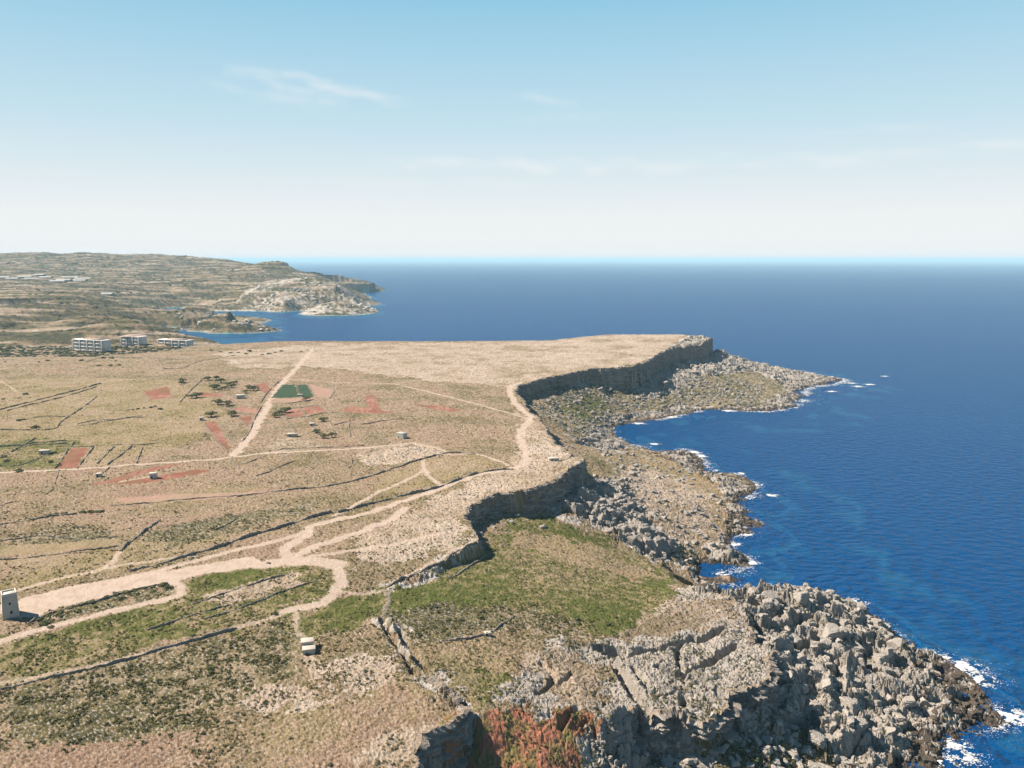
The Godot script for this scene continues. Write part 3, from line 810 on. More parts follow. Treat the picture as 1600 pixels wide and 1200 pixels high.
func build_land() -> void:
	var rows := int(log(1680.0 / 200.0) / ROW) + 1
	var cols := int(2.0 * FAN / COL) + 1
	var ratio := pow(1680.0 / 200.0, 1.0 / (rows - 1))
	var pos := PackedVector3Array()
	pos.resize(rows * cols)
	var col := PackedColorArray()
	col.resize(rows * cols)
	var kind := PackedByteArray()
	kind.resize(rows * cols)
	var d := 200.0
	for j in rows:
		for i in cols:
			var x := (-FAN + i * COL) * d
			var q := j * cols + i
			var h := land(x, d)
			if h < -7.0:
				pos[q] = Vector3(x, h, -d)
				kind[q] = 255
				col[q] = C_SANDBED if nColA.get_noise_2d(x * 0.8, d * 0.8) > 0.12 else C_SEABED
				continue
			var u := clampf((x - X0) / CZ, 0.0, nxZ - 1.01)
			var v := clampf((d - Z0) / CZ, 0.0, nzZ - 1.01)
			var bi := int(u)
			var bj := int(v)
			var k := bj * nxZ + bi
			var fu := u - bi
			var fv := v - bj
			var r := lerpf(lerpf(rough[k], rough[k + 1], fu), lerpf(rough[k + nxZ], rough[k + nxZ + 1], fu), fv) / 255.0
			var wa := nWarp.get_noise_2d(x, d)
			var wb := nWarp2.get_noise_2d(x, d)
			var cb := nColB.get_noise_2d(x, d)
			var pebble := nSpk.get_noise_2d(x, d)
			var bump := nSpk.get_noise_2d(x + 4000.0, d - 3000.0)
			var tx := int(clampf((x + cb * 1.2 - X0) / CT + 0.5, 0.0, nxT - 1.0))
			var tz := int(clampf((d + wa * 0.6 - Z0) / CT + 0.5, 0.0, nzT - 1.0))
			var tk := track[tz * nxT + tx] / 255.0
			var pl := plot[int(clampf((d + cb * 1.6 - Z0) / CT, 0.0, nzT - 1.0)) * nxT + int(clampf((x + wa * 1.5 + pebble * 0.8 - X0) / CT, 0.0, nxT - 1.0))]
			if pl:
				r = 0.01
			var soft := (1.0 - 0.8 * tk)
			h += nMid.get_noise_2d(x, d) * (0.5 + 1.6 * r) * soft + (nFine.get_noise_2d(x, d) * (0.42 + 0.4 * r) + bump * 0.22) * soft * (0.2 if pl else 1.0)
			if r > 0.1:
				var x2 := x + wa * 3.0
				var d2 := d + wb * 3.0
				var r2 := (r - 0.1) / 0.9
				var flat := 1.0
				var z0 := zone[k]
				if d < 520.0 and x > -40.0 and bil(sM, nxS, clampf((x - X0) / CS, 0.0, nxS - 1.01), (d - Z0) / CS) > 0.0:
					flat = 0.32
				if flat == 1.0 and z0 == ROCK:
					# ribs of bedrock that run down to the water
					var rib := absf(nRib.get_noise_2d(x * 0.55 + d * 0.35, d * 1.1 - x * 0.9))
					h += r2 * (3.6 - 13.0 * minf(rib, 0.45)) * clampf(h / 10.0, 0.0, 1.0)
					h += r2 * blocks(x2, d2, 15.0, 300, 4.6, 0.42, 2.0) * clampf(h / 8.0, 0.15, 1.0) - r2 * 1.6
				h += r2 * (blocks(x2, d2, 7.0, 5, 2.4 * flat, 0.4 * flat, 1.1 * flat + 0.35) + bump * 0.25 - absf(nRidge.get_noise_2d(x, d)) * 1.0 * flat - 0.8)
				if d < 700.0:
					h += r2 * blocks(x2, d2, 3.1, 900, 0.8 * flat + 0.1, 0.5 * flat + 0.08, 0.55 * flat + 0.12)
			if d < RZ1 - 2.0 and x > RX0 + 2.0 and x < RX1 - 2.0 and d > RZ0 + 2.0:
				h -= bil(crack, nxR, (x + cb * 0.7 - RX0) / CR, (d + wa * 0.8 - RZ0) / CR)
			pos[q] = Vector3(x, h, -d)
			# what grows or lies here
			var ca := nColA.get_noise_2d(x, d) * 0.75 + nBig.get_noise_2d(x * 0.6 + 500.0, d * 1.6) * 0.45
			var soften := clampf((d - 350.0) / 400.0, 0.0, 1.0) * (1.0 - r)
			var zi := int(clampf((x + wa * 11.0 + cb * 4.0 + nColA.get_noise_2d(x + 900.0, d) * 26.0 * soften - X0) / CZ, 0.0, nxZ - 1.0))
			var zj := int(clampf((d + wb * 12.0 + cb * 4.0 + nColA.get_noise_2d(x, d + 900.0) * 40.0 * soften - Z0) / CZ, 0.0, nzZ - 1.0))
			var c := tint(zone[zj * nxZ + zi], ca, cb, pebble)
			if pl:
				var row := nColB.get_noise_2d(x * 2.2 + d * 0.25, d * 0.22)
				c = tint(fieldPx[pl - 1][0], ca, row, pebble)
				kind[q] = pl + 1
			elif tk > 0.05:
				c = c.lerp(tint(BARE, ca, cb, pebble), clampf(tk * 1.25 + pebble * 0.25 * (1.0 - tk), 0.0, 1.0))
				if tk > 0.5:
					kind[q] = 1
			elif r > 0.42:
				kind[q] = 200
			if h < 2.0 + cb * 2.4:      # wet, weed-covered stone up to the splash line
				c = C_WET.lerp(C_GREY, clampf(pebble * 1.3, 0.0, 0.4))
				if h < -1.5:
					c = C_SANDBED if ca > 0.12 else C_SEABED
			col[q] = c
		d *= ratio
	nearPos = pos
	nearCols = cols
	nearRows = rows
	nearRatio = ratio
	# triangles by kind
	var lists: Array[PackedInt32Array] = []
	var nf: int = fieldPx.size()
	for k in nf + 3:
		lists.append(PackedInt32Array())
	var main := PackedInt32Array()
	for j in rows - 1:
		for i in cols - 1:
			var a := j * cols + i
			var b := a + 1
			var c := a + cols
			var e := c + 1
			if kind[a] == 255 and kind[e] == 255 and kind[b] == 255 and kind[c] == 255 and pos[a].y < -9.5:
				continue
			var kk := kind[a]
			if kk == 255 or kk == 0:
				main.append(a); main.append(c); main.append(b); main.append(b); main.append(c); main.append(e)
			else:
				lists[nf + 2 if kk == 200 else kk].append_array([a, c, b, b, c, e])
	put(part_mesh(sheet(pos, col, main), mGround), "ground", "", "", "", "structure")
	var remap := PackedInt32Array()
	remap.resize(pos.size())
	for k in nf + 3:
		var l := lists[k]
		if l.is_empty():
			continue
		remap.fill(-1)
		var p2 := PackedVector3Array()
		var c2 := PackedColorArray()
		for q in l.size():
			var o := l[q]
			if remap[o] < 0:
				remap[o] = p2.size()
				p2.append(pos[o])
				c2.append(col[o])
			l[q] = remap[o]
		var called := "bedrock" if k == nf + 2 else "dirt_track" if k == 1 else "crop_field" if fieldPx[k - 2][0] == CROP else "ploughed_field"
		put(part_mesh(sheet(p2, c2, l), mRock if k == nf + 2 else mGround), called, "", "", "", "structure")

func part_mesh(m: Mesh, mat: Material) -> MeshInstance3D:
	var o := MeshInstance3D.new()
	o.mesh = m
	o.material_override = mat
	return o

# ---------------------------------------------------------------- the country beyond
func build_far() -> void:
	var d := 1680.0
	var ratio := 1.0038
	var pos := PackedVector3Array()
	var col := PackedColorArray()
	var cols := 420
	var rows := 0
	var idx := PackedInt32Array()
	while d < 8600.0:
		for i in cols:
			var x := (-0.76 + i * 0.00165) * d
			var h := land_far(x, d)
			if h > -5.0:
				var n1 := nFarD.get_noise_2d(x, d)
				var n2 := nFarC.get_noise_2d(x, d)
				var n3 := nFar.get_noise_2d(x * 1.7 + 900.0, d * 1.7)
				h += n1 * 3.0 + n2 * 4.0 * clampf(h / 20.0, 0.0, 1.0)
				# terraced fields and scrub
				var c := C_OLIVE.lerp(C_EARTH, clampf(0.05 + n2 * 1.2, 0.0, 0.6)).lerp(C_DARK, clampf(0.3 - n2 * 1.2, 0.0, 0.7))
				var strip := nFarC.get_noise_2d(x * 0.3, d * 1.2 + h * 7.0)
				c = c.lerp(C_TAN, clampf(strip * 3.2 + n3 * 1.2 - 0.15, 0.0, 0.8))
				c = c.lerp(C_PALE, clampf((n1 + strip - 0.45) * 3.0, 0.0, 0.8))
				c = c.lerp(C_DARK * 0.7, clampf((-strip + n1 * 0.9 - 0.02) * 2.4, 0.0, 0.9))
				if d > 2950.0 and d < 3700.0 and x > -1150.0:
					c = c.lerp(C_ROCK, clampf(n1 * 2.0 + nColA.get_noise_2d(x * 0.2, d * 0.2) * 1.5 + 0.2, 0.0, 0.9))
				if h < 5.0 and d > 2800.0 and d < 3250.0 and x < -1020.0:
					c = C_BARE
				elif h < 2.5:
					c = C_GREY
				if h < -0.3:
					c = C_SANDBED
				pos.append(Vector3(x, h, -d))
				col.append(c)
			else:
				pos.append(Vector3(x, h, -d))
				col.append(C_SANDBED)
		rows += 1
		d *= ratio
	for j in rows - 1:
		for i in cols - 1:
			var a := j * cols + i
			if pos[a].y < -6.0 and pos[a + cols + 1].y < -6.0 and pos[a + 1].y < -6.0:
				continue
			idx.append_array([a, a + cols, a + 1, a + 1, a + cols, a + cols + 1])
	put(part_mesh(sheet(pos, col, idx), mGround), "hills", "", "", "", "structure")

# ---------------------------------------------------------------- the sea
func build_sea() -> void:
	var m := StandardMaterial3D.new()
	m.albedo_color = Color(0.0001, 0.047, 0.155, 0.74).linear_to_srgb()
	m.roughness = 0.27
	m.metallic_specular = 0.15
	m.transparency = BaseMaterial3D.TRANSPARENCY_ALPHA
	var n := mk(51, 0.02, 5)
	var im := n.get_seamless_image(2048, 2048)
	im.bump_map_to_normal_map(11.0)
	m.normal_enabled = true
	m.normal_texture = ImageTexture.create_from_image(im)
	m.normal_scale = 1.0
	m.uv1_triplanar = true
	m.uv1_world_triplanar = true
	m.uv1_scale = Vector3(1.0 / 560.0, 1.0 / 400.0, 1.0 / 370.0)
	var p := PackedVector3Array([Vector3(-90000, 0, 500), Vector3(90000, 0, 500), Vector3(-90000, 0, -110000), Vector3(90000, 0, -110000)])
	put(part_mesh(sheet(p, PackedColorArray(), PackedInt32Array([0, 2, 1, 1, 2, 3])), m), "sea", "", "", "", "structure")
	# the bed of the sea: pale sand between dark weed near the land, dark beyond
	var pos := PackedVector3Array()
	var col := PackedColorArray()
	var idx := PackedInt32Array()
	var cols := 130
	var rows := 150
	for j in rows:
		var d := 190.0 * pow(20.0, float(j) / (rows - 1))
		for i in cols:
			var x := -0.8 * d + 1.6 * d * i / (cols - 1)
			var a := nColA.get_noise_2d(x * 0.7, d * 0.7) + 0.35 * nMid.get_noise_2d(x, d)
			var near := 1e9
			for q in shore:
				near = minf(near, q.distance_squared_to(Vector2(x, d)))
			var c := C_SEABED.lerp(C_SANDBED, clampf(a * 2.5 - 0.15, 0.0, 0.8)) if near < 90.0 * 90.0 else C_SEABED
			if x < -0.30 * d + a * 90.0 and d > 1650.0 and d < 3300.0:
				c = C_SANDBED
			pos.append(Vector3(x, -9.7, -d))
			col.append(c)
	for j in rows - 1:
		for i in cols - 1:
			var a := j * cols + i
			idx.append_array([a, a + cols, a + 1, a + 1, a + cols, a + cols + 1])
	put(part_mesh(sheet(pos, col, idx), mGround), "seabed", "", "", "", "structure")
	p = PackedVector3Array([Vector3(-90000, -14, 500), Vector3(90000, -14, 500), Vector3(-90000, -14, -110000), Vector3(90000, -14, -110000)])
	var deep := solid(C_SEABED, null, 1.0)
	put(part_mesh(sheet(p, PackedColorArray(), PackedInt32Array([0, 2, 1, 1, 2, 3])), deep), "seabed", "", "", "", "structure")

# thin cirrus: heading, height, half length, half thickness (degrees), fall to the right, strength
var wisps := [[168.5, 11.3, 5.0, 0.42, 0.17, 0.75], [164.8, 11.4, 4.2, 0.6, 0.2, 0.5], [163.5, 10.7, 4.0, 0.5, 0.12, 0.35], [182.5, 10.7, 2.5, 0.35, 0.16, 0.3], [183.5, 9.7, 4.0, 0.4, 0.03, 0.2], [190.0, 6.4, 17.0, 0.55, 0.01, 0.4], [178.0, 6.5, 9.0, 0.45, 0.0, 0.4], [209.0, 6.7, 10.0, 0.6, -0.03, 0.45], [176.0, 5.2, 9.0, 0.4, 0.0, 0.25], [203.0, 8.1, 6.0, 0.3, 0.0, 0.2], [120.0, 9.0, 12.0, 0.8, 0.1, 0.4], [250.0, 10.0, 14.0, 0.9, 0.05, 0.4], [60.0, 7.0, 16.0, 0.8, 0.0, 0.4], [310.0, 8.0, 15.0, 0.7, 0.1, 0.4]]

func build_sky() -> Texture2D:
	var w := 2048
	var h := 1024
	var keys := [[-90.0, 0.86, 0.87, 0.87], [0.0, 0.90, 0.90, 0.895], [3.0, 0.86, 0.885, 0.89], [9.0, 0.56, 0.75, 0.85], [17.0, 0.29, 0.585, 0.78], [30.0, 0.10, 0.30, 0.52], [50.0, 0.04, 0.15, 0.32], [90.0, 0.022, 0.09, 0.21]]
	var rows: Array[PackedFloat32Array] = []
	var data := PackedFloat32Array()
	var wisp := mk(71, 1.0 / 60.0, 5)
	for j in h:
		var el := 90.0 - (j + 0.5) / h * 180.0
		var c := Color(keys[7][1], keys[7][2], keys[7][3])
		for k in 7:
			if el >= keys[k][0] and el < keys[k + 1][0]:
				var t: float = (el - keys[k][0]) / (keys[k + 1][0] - keys[k][0])
				c = Color(keys[k][1], keys[k][2], keys[k][3]).lerp(Color(keys[k + 1][1], keys[k + 1][2], keys[k + 1][3]), t)
		var row := PackedFloat32Array()
		row.resize(w * 3)
		var cloudy := el > 4.0 and el < 16.0
		for i in w:
			var q := i * 3
			var cc := c
			if cloudy:
				# thin cirrus: streaks that slope down to the right, and a faint veil lower down
				var around := fposmod((i + 0.5) / w * 360.0 + 180.0, 360.0)
				var a := 0.0
				for k in wisps:
					var du: float = (around - k[0]) / k[2]
					if absf(du) < 1.0:
						var dv: float = (el - k[1] + (around - k[0]) * k[4]) / k[3]
						dv += wisp.get_noise_2d(around * 14.0, k[1] * 90.0) * 1.1
						if absf(dv) < 1.0:
							a += k[5] * (1.0 - dv * dv) * (1.0 - du * du) * clampf(0.55 + wisp.get_noise_2d(around * 10.0 + el * 12.0, el * 70.0 + around * 13.0 * k[4]) * 1.3, 0.0, 1.0)
				cc = c.lerp(Color(0.93, 0.93, 0.93), clampf(a * 0.8, 0.0, 0.5))
			row[q] = cc.r
			row[q + 1] = cc.g
			row[q + 2] = cc.b
		data.append_array(row)
	return ImageTexture.create_from_image(Image.create_from_data(w, h, false, Image.FORMAT_RGBF, data.to_byte_array()))

# ---------------------------------------------------------------- cliff faces along the edges of the plateau and the terrace
var nFace := mk(63, 1.0 / 5.0, 4)

func cliff(rim: PackedVector2Array, from: int, to: int, back: float, step: float, rugged := 1.0) -> void:
	var way := PackedVector2Array()
	for k in range(from, to):
		var a := rim[k]
		var b := rim[k + 1]
		var n := maxi(1, int(a.distance_to(b) / step))
		for q in n:
			way.append(a.lerp(b, float(q) / n))
	way.append(rim[to])
	var n := way.size()
	if n < 4:
		return
	var levels_ := 44
	var pos := PackedVector3Array()
	var col := PackedColorArray()
	var run := 0.0
	for k in n:
		var a := way[maxi(k - 4, 0)]
		var b := way[mini(k + 4, n - 1)]
		var out := (b - a).normalized().orthogonal()      # towards the drop
		out = -out
		var p := way[k]
		if k > 0:
			run += p.distance_to(way[k - 1])
		var o1 := p + out * (back + nEdge.get_noise_2d(p.x, p.y) * 3.6 + nEdge2.get_noise_2d(p.x, p.y) * 1.3)
		var edge := p + out * (back + nEdge.get_noise_2d(o1.x, o1.y) * 3.6 + nEdge2.get_noise_2d(o1.x, o1.y) * 1.3)
		var inner := edge - out * 2.4
		var top := surf(inner.x, inner.y)
		var foot := edge + out * 5.5
		var low := minf(surf(foot.x, foot.y), surf(edge.x + out.x * 3.5, edge.y + out.y * 3.5)) - 1.5
		var tall := maxf(top - low, 0.6)
		var shrink := clampf((tall - 1.5) / 6.0, 0.05, 1.0)
		var ends := minf(1.0, minf(k, n - 1 - k) / 5.0)
		for q in levels_:
			var t := float(q) / (levels_ - 1)
			var y := top - tall * t
			var u := run
			var bed := y + nFace.get_noise_2d(u * 0.12, 3.0) * 2.2
			var layer := floorf(bed / 1.7 + 0.35 * nFace.get_noise_2d(u * 0.05, bed * 0.2))
			var ledge := dice[int(absf(layer) * 37.0) & 4095]
			var into := bed / 1.7 - floorf(bed / 1.7)
			var bulge := blocks(u, y * 2.6, 5.5, 40, 1.9, 0.25, 1.1) - 0.9 + (ledge - 0.5) * 1.5 - 0.8 * (1.0 - smoothstep(0.0, 0.2, into)) + nFace.get_noise_2d(u * 1.6, y * 3.0) * 0.7
			var lean := 1.3 + t * 2.2 - 1.0 * smoothstep(0.15, 0.4, t) * (1.0 - smoothstep(0.4, 0.75, t))
			var off := lean + bulge * shrink * rugged
			if q == 0:
				off = -2.6
				y = top - 0.35
			elif q == 1:
				off = 0.2 + nFine.get_noise_2d(edge.x, edge.y) * 0.9
				y = top + 0.1 + nFine.get_noise_2d(edge.x * 1.7, edge.y * 1.7) * 0.5
			off *= ends
			var w := edge + out * off
			pos.append(Vector3(w.x, y, -w.y))
			var fleck := nSpk.get_noise_2d(u * 0.7, y * 1.6)
			var c := C_ROCK.lerp(C_GREY, clampf(0.25 + nFace.get_noise_2d(u * 0.2 + 300.0, y * 2.2) * 1.2, 0.0, 1.0))
			c = c.lerp(C_OCHRE, clampf((nFace.get_noise_2d(u * 0.3 + 40.0, y) - 0.2) * 1.3, 0.0, 0.5))
			c = c.lerp(C_PALE, clampf(fleck * 1.2, 0.0, 0.5))
			if q < 2:
				c = tint(STONY, 0.0, fleck, fleck)
			col.append(c)
	var idx := PackedInt32Array()
	for k in n - 1:
		for q in levels_ - 1:
			var a := k * levels_ + q
			var b := a + levels_
			idx.append_array([a, b, a + 1, a + 1, b, b + 1])
	put(part_mesh(sheet(pos, col, idx), mRock), "cliff", "", "", "", "structure")

func build_cliffs() -> void:
	cliff(rimU, 0, 28, 1.0, 1.1)
	cliff(rimU, 31, 40, 1.0, 0.6, 1.2)
	cliff(rimM, 6, 22, 0.6, 0.6, 1.7)

# ---------------------------------------------------------------- boulders
var bigRocks: Array[ArrayMesh] = []
var smallRocks: Array[ArrayMesh] = []

func ball(div: int) -> Array:
	var g := (1.0 + sqrt(5.0)) / 2.0
	var v := PackedVector3Array()
	for p in [Vector3(-1, g, 0), Vector3(1, g, 0), Vector3(-1, -g, 0), Vector3(1, -g, 0), Vector3(0, -1, g), Vector3(0, 1, g), Vector3(0, -1, -g), Vector3(0, 1, -g), Vector3(g, 0, -1), Vector3(g, 0, 1), Vector3(-g, 0, -1), Vector3(-g, 0, 1)]:
		v.append(p.normalized())
	var f := PackedInt32Array([0, 11, 5, 0, 5, 1, 0, 1, 7, 0, 7, 10, 0, 10, 11, 1, 5, 9, 5, 11, 4, 11, 10, 2, 10, 7, 6, 7, 1, 8, 3, 9, 4, 3, 4, 2, 3, 2, 6, 3, 6, 8, 3, 8, 9, 4, 9, 5, 2, 4, 11, 6, 2, 10, 8, 6, 7, 9, 8, 1])
	for r in div:
		var mids := {}
		var nf := PackedInt32Array()
		for t in range(0, f.size(), 3):
			var m := [0, 0, 0]
			for k in 3:
				var a := f[t + k]
				var b := f[t + (k + 1) % 3]
				var key := Vector2i(mini(a, b), maxi(a, b))
				if not mids.has(key):
					mids[key] = v.size()
					v.append(((v[a] + v[b]) * 0.5).normalized())
				m[k] = mids[key]
			nf.append_array([f[t], m[0], m[2], f[t + 1], m[1], m[0], f[t + 2], m[2], m[1], m[0], m[1], m[2]])
		f = nf
	for t in range(0, f.size(), 3):
		var s := f[t + 1]
		f[t + 1] = f[t + 2]
		f[t + 2] = s
	return [v, f]

func rock_shape(base: Array, s: int, planes: int, wear: float) -> ArrayMesh:
	var r := RandomNumberGenerator.new()
	r.seed = s
	var ns := PackedVector3Array()
	var ds := PackedFloat32Array()
	var skew := Basis.from_euler(Vector3(r.randf_range(-0.25, 0.25), 0.0, r.randf_range(-0.25, 0.25)))
	for k in 6:
		var v := Vector3.ZERO
		v[k % 3] = 1.0 if k < 3 else -1.0
		v += Vector3(r.randfn(), r.randfn(), r.randfn()) * 0.2
		ns.append((skew * v).normalized())
		ds.append(r.randf_range(0.5, 0.78))
	for k in planes - 6:
		ns.append(Vector3(r.randfn(), r.randfn() * 0.7 + 0.3, r.randfn()).normalized())
		ds.append(r.randf_range(0.55, 0.85))
	var n := mk(s, 0.9, 3)
	var pos := PackedVector3Array()
	for v: Vector3 in base[0]:
		var rad := 1.2
		for k in planes:
			var c := ns[k].dot(v)
			if c > 0.05:
				rad = minf(rad, ds[k] / c)
		rad += n.get_noise_3dv(v * 1.6) * wear + n.get_noise_3dv(v * 5.0) * wear * 0.5
		pos.append(v * rad)
	return sheet(pos, PackedColorArray(), base[1])

var heap := []           # every boulder: x, d, size, tone, place

func rock_at(x: float, d: float, size: float, place: int, lift := 0.0) -> void:
	heap.append([x, d, size, place, lift])

func strew(px: Array, count: int, lo: float, hi: float, place: int, power := 2.6) -> void:
	var poly := hits(px)
	var a := poly[0]
	var b := poly[0]
	for p in poly:
		a = a.min(p)
		b = b.max(p)
	var tries := 0
	var made := 0
	while made < count and tries < count * 12:
		tries += 1
		var p := Vector2(rng.randf_range(a.x, b.x), rng.randf_range(a.y, b.y))
		if not Geometry2D.is_point_in_polygon(p, poly):
			continue
		if nMid.get_noise_2d(p.x + 300.0, p.y) < rng.randf_range(-0.5, 0.25):
			continue
		made += 1
		rock_at(p.x, p.y, lo + (hi - lo) * pow(rng.randf(), power), place)

# where boulders lie: what the label calls the place, and the tone of the stone
var places := [
	"pale limestone boulder among the blocks under the far headland cliff",
	"sea-worn limestone boulder on the shore of the far headland",
	"grey limestone boulder on the green slope inside the bay",
	"pale limestone boulder fallen below the notched middle cliff",
	"brown wave-wet boulder along the shore of the middle foreland",
	"small rock standing out of the sea amid white foam",
	"rough limestone boulder on the talus right of the cracked terrace",
	"dark wave-wet boulder at the foot of the rocky point",
	"limestone block fallen at the foot of the terrace wall",
	"loose limestone rock on the grassy slope of the bowl",
]
var tones := [Color(0.430, 0.387, 0.344), Color(0.361, 0.318, 0.275), Color(0.353, 0.323, 0.284), Color(0.447, 0.404, 0.361), Color(0.181, 0.146, 0.112), Color(0.138, 0.116, 0.095), Color(0.490, 0.443, 0.391), Color(0.138, 0.112, 0.086), Color(0.490, 0.443, 0.391), Color(0.361, 0.318, 0.267)]

func build_rocks() -> void:
	var b2 := ball(2)
	var b3 := ball(3)
	for k in 9:
		bigRocks.append(rock_shape(b3, 100 + k, 8 + k % 4, 0.07))
		smallRocks.append(rock_shape(b2, 200 + k, 7 + k % 4, 0.05))
	# far headland
	strew([1000, 590, 1060, 565, 1115, 548, 1190, 562, 1180, 585, 1090, 590, 1040, 615, 1000, 625, 960, 620], 300, 1.5, 14.0, 0, 3.2)
	strew([1000, 600, 1115, 548, 1300, 590, 1250, 636, 1080, 640, 960, 655, 900, 650, 860, 620, 940, 597], 1500, 0.8, 5.0, 0, 3.5)
	strew([1180, 575, 1316, 591, 1262, 608, 1250, 638, 1180, 642, 1100, 638, 1190, 625, 1230, 605], 420, 1.5, 6.5, 1)
	strew([1100, 639, 960, 664, 960, 680, 1005, 702, 990, 700, 940, 690, 940, 665, 1000, 648, 1090, 630], 330, 1.0, 5.0, 1)
	strew([830, 630, 870, 610, 960, 600, 1080, 590, 1200, 600, 1180, 630, 1060, 632, 980, 650, 900, 680, 850, 650], 3200, 0.8, 8.0, 2, 4.5)
	for p in [[938, 610, 11.0], [1112, 560, 9.0], [1100, 566, 8.0], [1082, 575, 9.5], [1070, 585, 8.0], [1050, 592, 8.0], [1130, 556, 8.5], [1165, 562, 9.0], [1176, 566, 9.0], [1060, 607, 9.5], [1078, 602, 10.0], [1092, 595, 10.0], [1035, 585, 7.0], [1140, 545, 7.0], [1156, 548, 6.5], [1198, 564, 6.0], [1260, 577, 6.0], [1305, 592, 8.5], [893, 661, 8.0], [1140, 633, 6.0]]:
		var q := hit(p[0], p[1])
		rock_at(q.x, q.z, p[2], 0, 0.15)
	# middle foreland
	strew([880, 745, 910, 722, 960, 745, 1000, 785, 1060, 845, 1045, 885, 1000, 855, 940, 825, 890, 800], 1300, 0.7, 8.0, 3, 4.5)
	strew([850, 670, 900, 690, 945, 690, 920, 715, 885, 705], 160, 0.8, 4.5, 3)
	strew([1000, 695, 1070, 700, 1118, 735, 1185, 765, 1165, 785, 1195, 823, 1148, 843, 1172, 880, 1100, 903, 1080, 895, 1130, 850, 1140, 800, 1130, 770, 1060, 725, 1010, 710], 900, 0.8, 4.2, 4)
	strew([930, 700, 1000, 705, 1070, 735, 1135, 790, 1130, 850, 1060, 880, 1000, 800], 1500, 0.4, 7.0, 3, 5.5)
	for p in [[1018, 845, 8.0], [975, 750, 8.0], [990, 735, 7.0], [925, 770, 7.0], [950, 785, 7.0], [985, 775, 6.5], [1035, 868, 7.5], [1075, 785, 4.0], [938, 718, 4.0], [930, 745, 6.0], [960, 805, 5.0], [910, 690, 6.0], [890, 672, 5.0], [1060, 850, 5.0], [1150, 815, 6.5], [1165, 822, 5.5], [1110, 728, 5.5], [1125, 740, 6.0], [1060, 700, 5.0]]:
		var q := hit(p[0], p[1])
		rock_at(q.x, q.z, p[2], 3, 0.15)
	# rocks in the sea
	for p in [[1206, 773, 3.2], [1342, 604, 3.5], [1296, 614, 3.5], [1310, 611, 3.0], [1288, 609, 4.0], [1274, 615, 4.5], [1382, 589, 2.0], [1362, 602, 1.8], [1322, 600, 3.0], [1095, 716, 3.0], [1020, 694, 2.0], [1085, 709, 4.0], [1478, 1058, 3.0], [1512, 1060, 3.6], [1538, 1065, 2.6], [1552, 1135, 4.5], [1575, 1130, 2.2], [1490, 1160, 2.2], [1470, 1185, 3.4], [1440, 1195, 3.0], [1495, 1195, 2.6], [1165, 785, 2.6]]:
		var q := at_level(p[0], p[1], 0.0)
		heap.append([q.x, q.z, p[2], 5, 0.0])
	# the near point
	strew([1172, 965, 1180, 925, 1260, 918, 1350, 945, 1460, 1030, 1530, 1085, 1480, 1150, 1440, 1200, 1260, 1260, 1200, 1200, 1260, 1100, 1215, 1010], 1500, 0.4, 9.0, 6, 5.0)
	strew([1380, 1000, 1470, 1035, 1535, 1085, 1560, 1128, 1500, 1148, 1465, 1168, 1470, 1230, 1400, 1230, 1430, 1120, 1440, 1080], 480, 0.6, 6.0, 7, 4.0)
	strew([985, 1130, 1060, 1125, 1130, 1120, 1230, 1060, 1260, 1130, 1250, 1260, 960, 1260], 600, 0.4, 5.5, 8, 4.5)
	strew([910, 1120, 940, 1130, 980, 1210, 960, 1240, 930, 1180], 260, 0.5, 2.2, 8)
	for p in [[1240, 1000, 11.0], [1300, 1000, 12.0], [1275, 1045, 11.0], [1350, 1060, 10.0], [1330, 1110, 10.0], [1400, 1050, 9.0], [1290, 1160, 9.0], [1420, 1100, 9.0], [1205, 935, 12.0], [1250, 945, 10.0], [1205, 922, 8.0], [1230, 922, 8.5], [1188, 928, 5.0], [1302, 932, 4.6], [1297, 926, 4.0], [1278, 930, 3.4], [1245, 928, 5.0], [1245, 960, 5.0], [1270, 980, 5.0], [1470, 1070, 5.5], [1510, 1095, 6.0], [1440, 1075, 5.0], [1520, 1115, 5.5], [1400, 1100, 4.5], [1375, 1130, 5.0], [1340, 1160, 4.5], [1490, 1060, 3.6], [1220, 950, 4.0], [1330, 985, 4.0]]:
		var q := hit(p[0], p[1])
		rock_at(q.x, q.z, p[2], 6 if p[0] < 1450 else 7, 0.2)
	# the bowl and the fissure
	strew([640, 940, 760, 850, 860, 810, 960, 850, 1040, 900, 960, 980, 800, 980], 240, 0.3, 1.3, 9)
	strew([596, 965, 615, 968, 672, 1050, 740, 1112, 700, 1098, 640, 1040], 160, 0.5, 1.8, 9)
	strew([745, 838, 752, 850, 690, 890, 604, 926, 604, 916, 660, 890], 180, 0.5, 1.6, 9)
	# blocks that fell from the rims
	for k in range(0, 27):
		var a := rimU[k]
		var b := rimU[k + 1]
		var out := -(b - a).normalized().orthogonal()
		for q in int(a.distance_to(b) / 2.2):
			var w := a.lerp(b, rng.randf()) + out * (5.0 + absf(rng.randfn()) * 9.0)
			rock_at(w.x, w.y, 0.7 + 5.0 * pow(rng.randf(), 4.0), 3 if k > 13 else 0)
	for k in range(8, 22):
		var a := rimM[k]
		var b := rimM[k + 1]
		var out := -(b - a).normalized().orthogonal()
		for q in int(a.distance_to(b) / 0.8):
			var w := a.lerp(b, rng.randf()) + out * (4.0 + absf(rng.randfn()) * 6.0)
			rock_at(w.x, w.y, 0.6 + 5.5 * pow(rng.randf(), 4.0), 8)
	# the 300 that show largest are things of their own
	heap.sort_custom(func(a, b): return a[2] / a[1] > b[2] / b[1])
	var mats: Array[StandardMaterial3D] = []
	for c in tones:
		var m := mRock.duplicate()
		m.albedo_color = Color(c.r, c.g, c.b).linear_to_srgb()
		m.vertex_color_use_as_albedo = false
		mats.append(m)
	var rest := []
	for k in places.size():
		rest.append([])
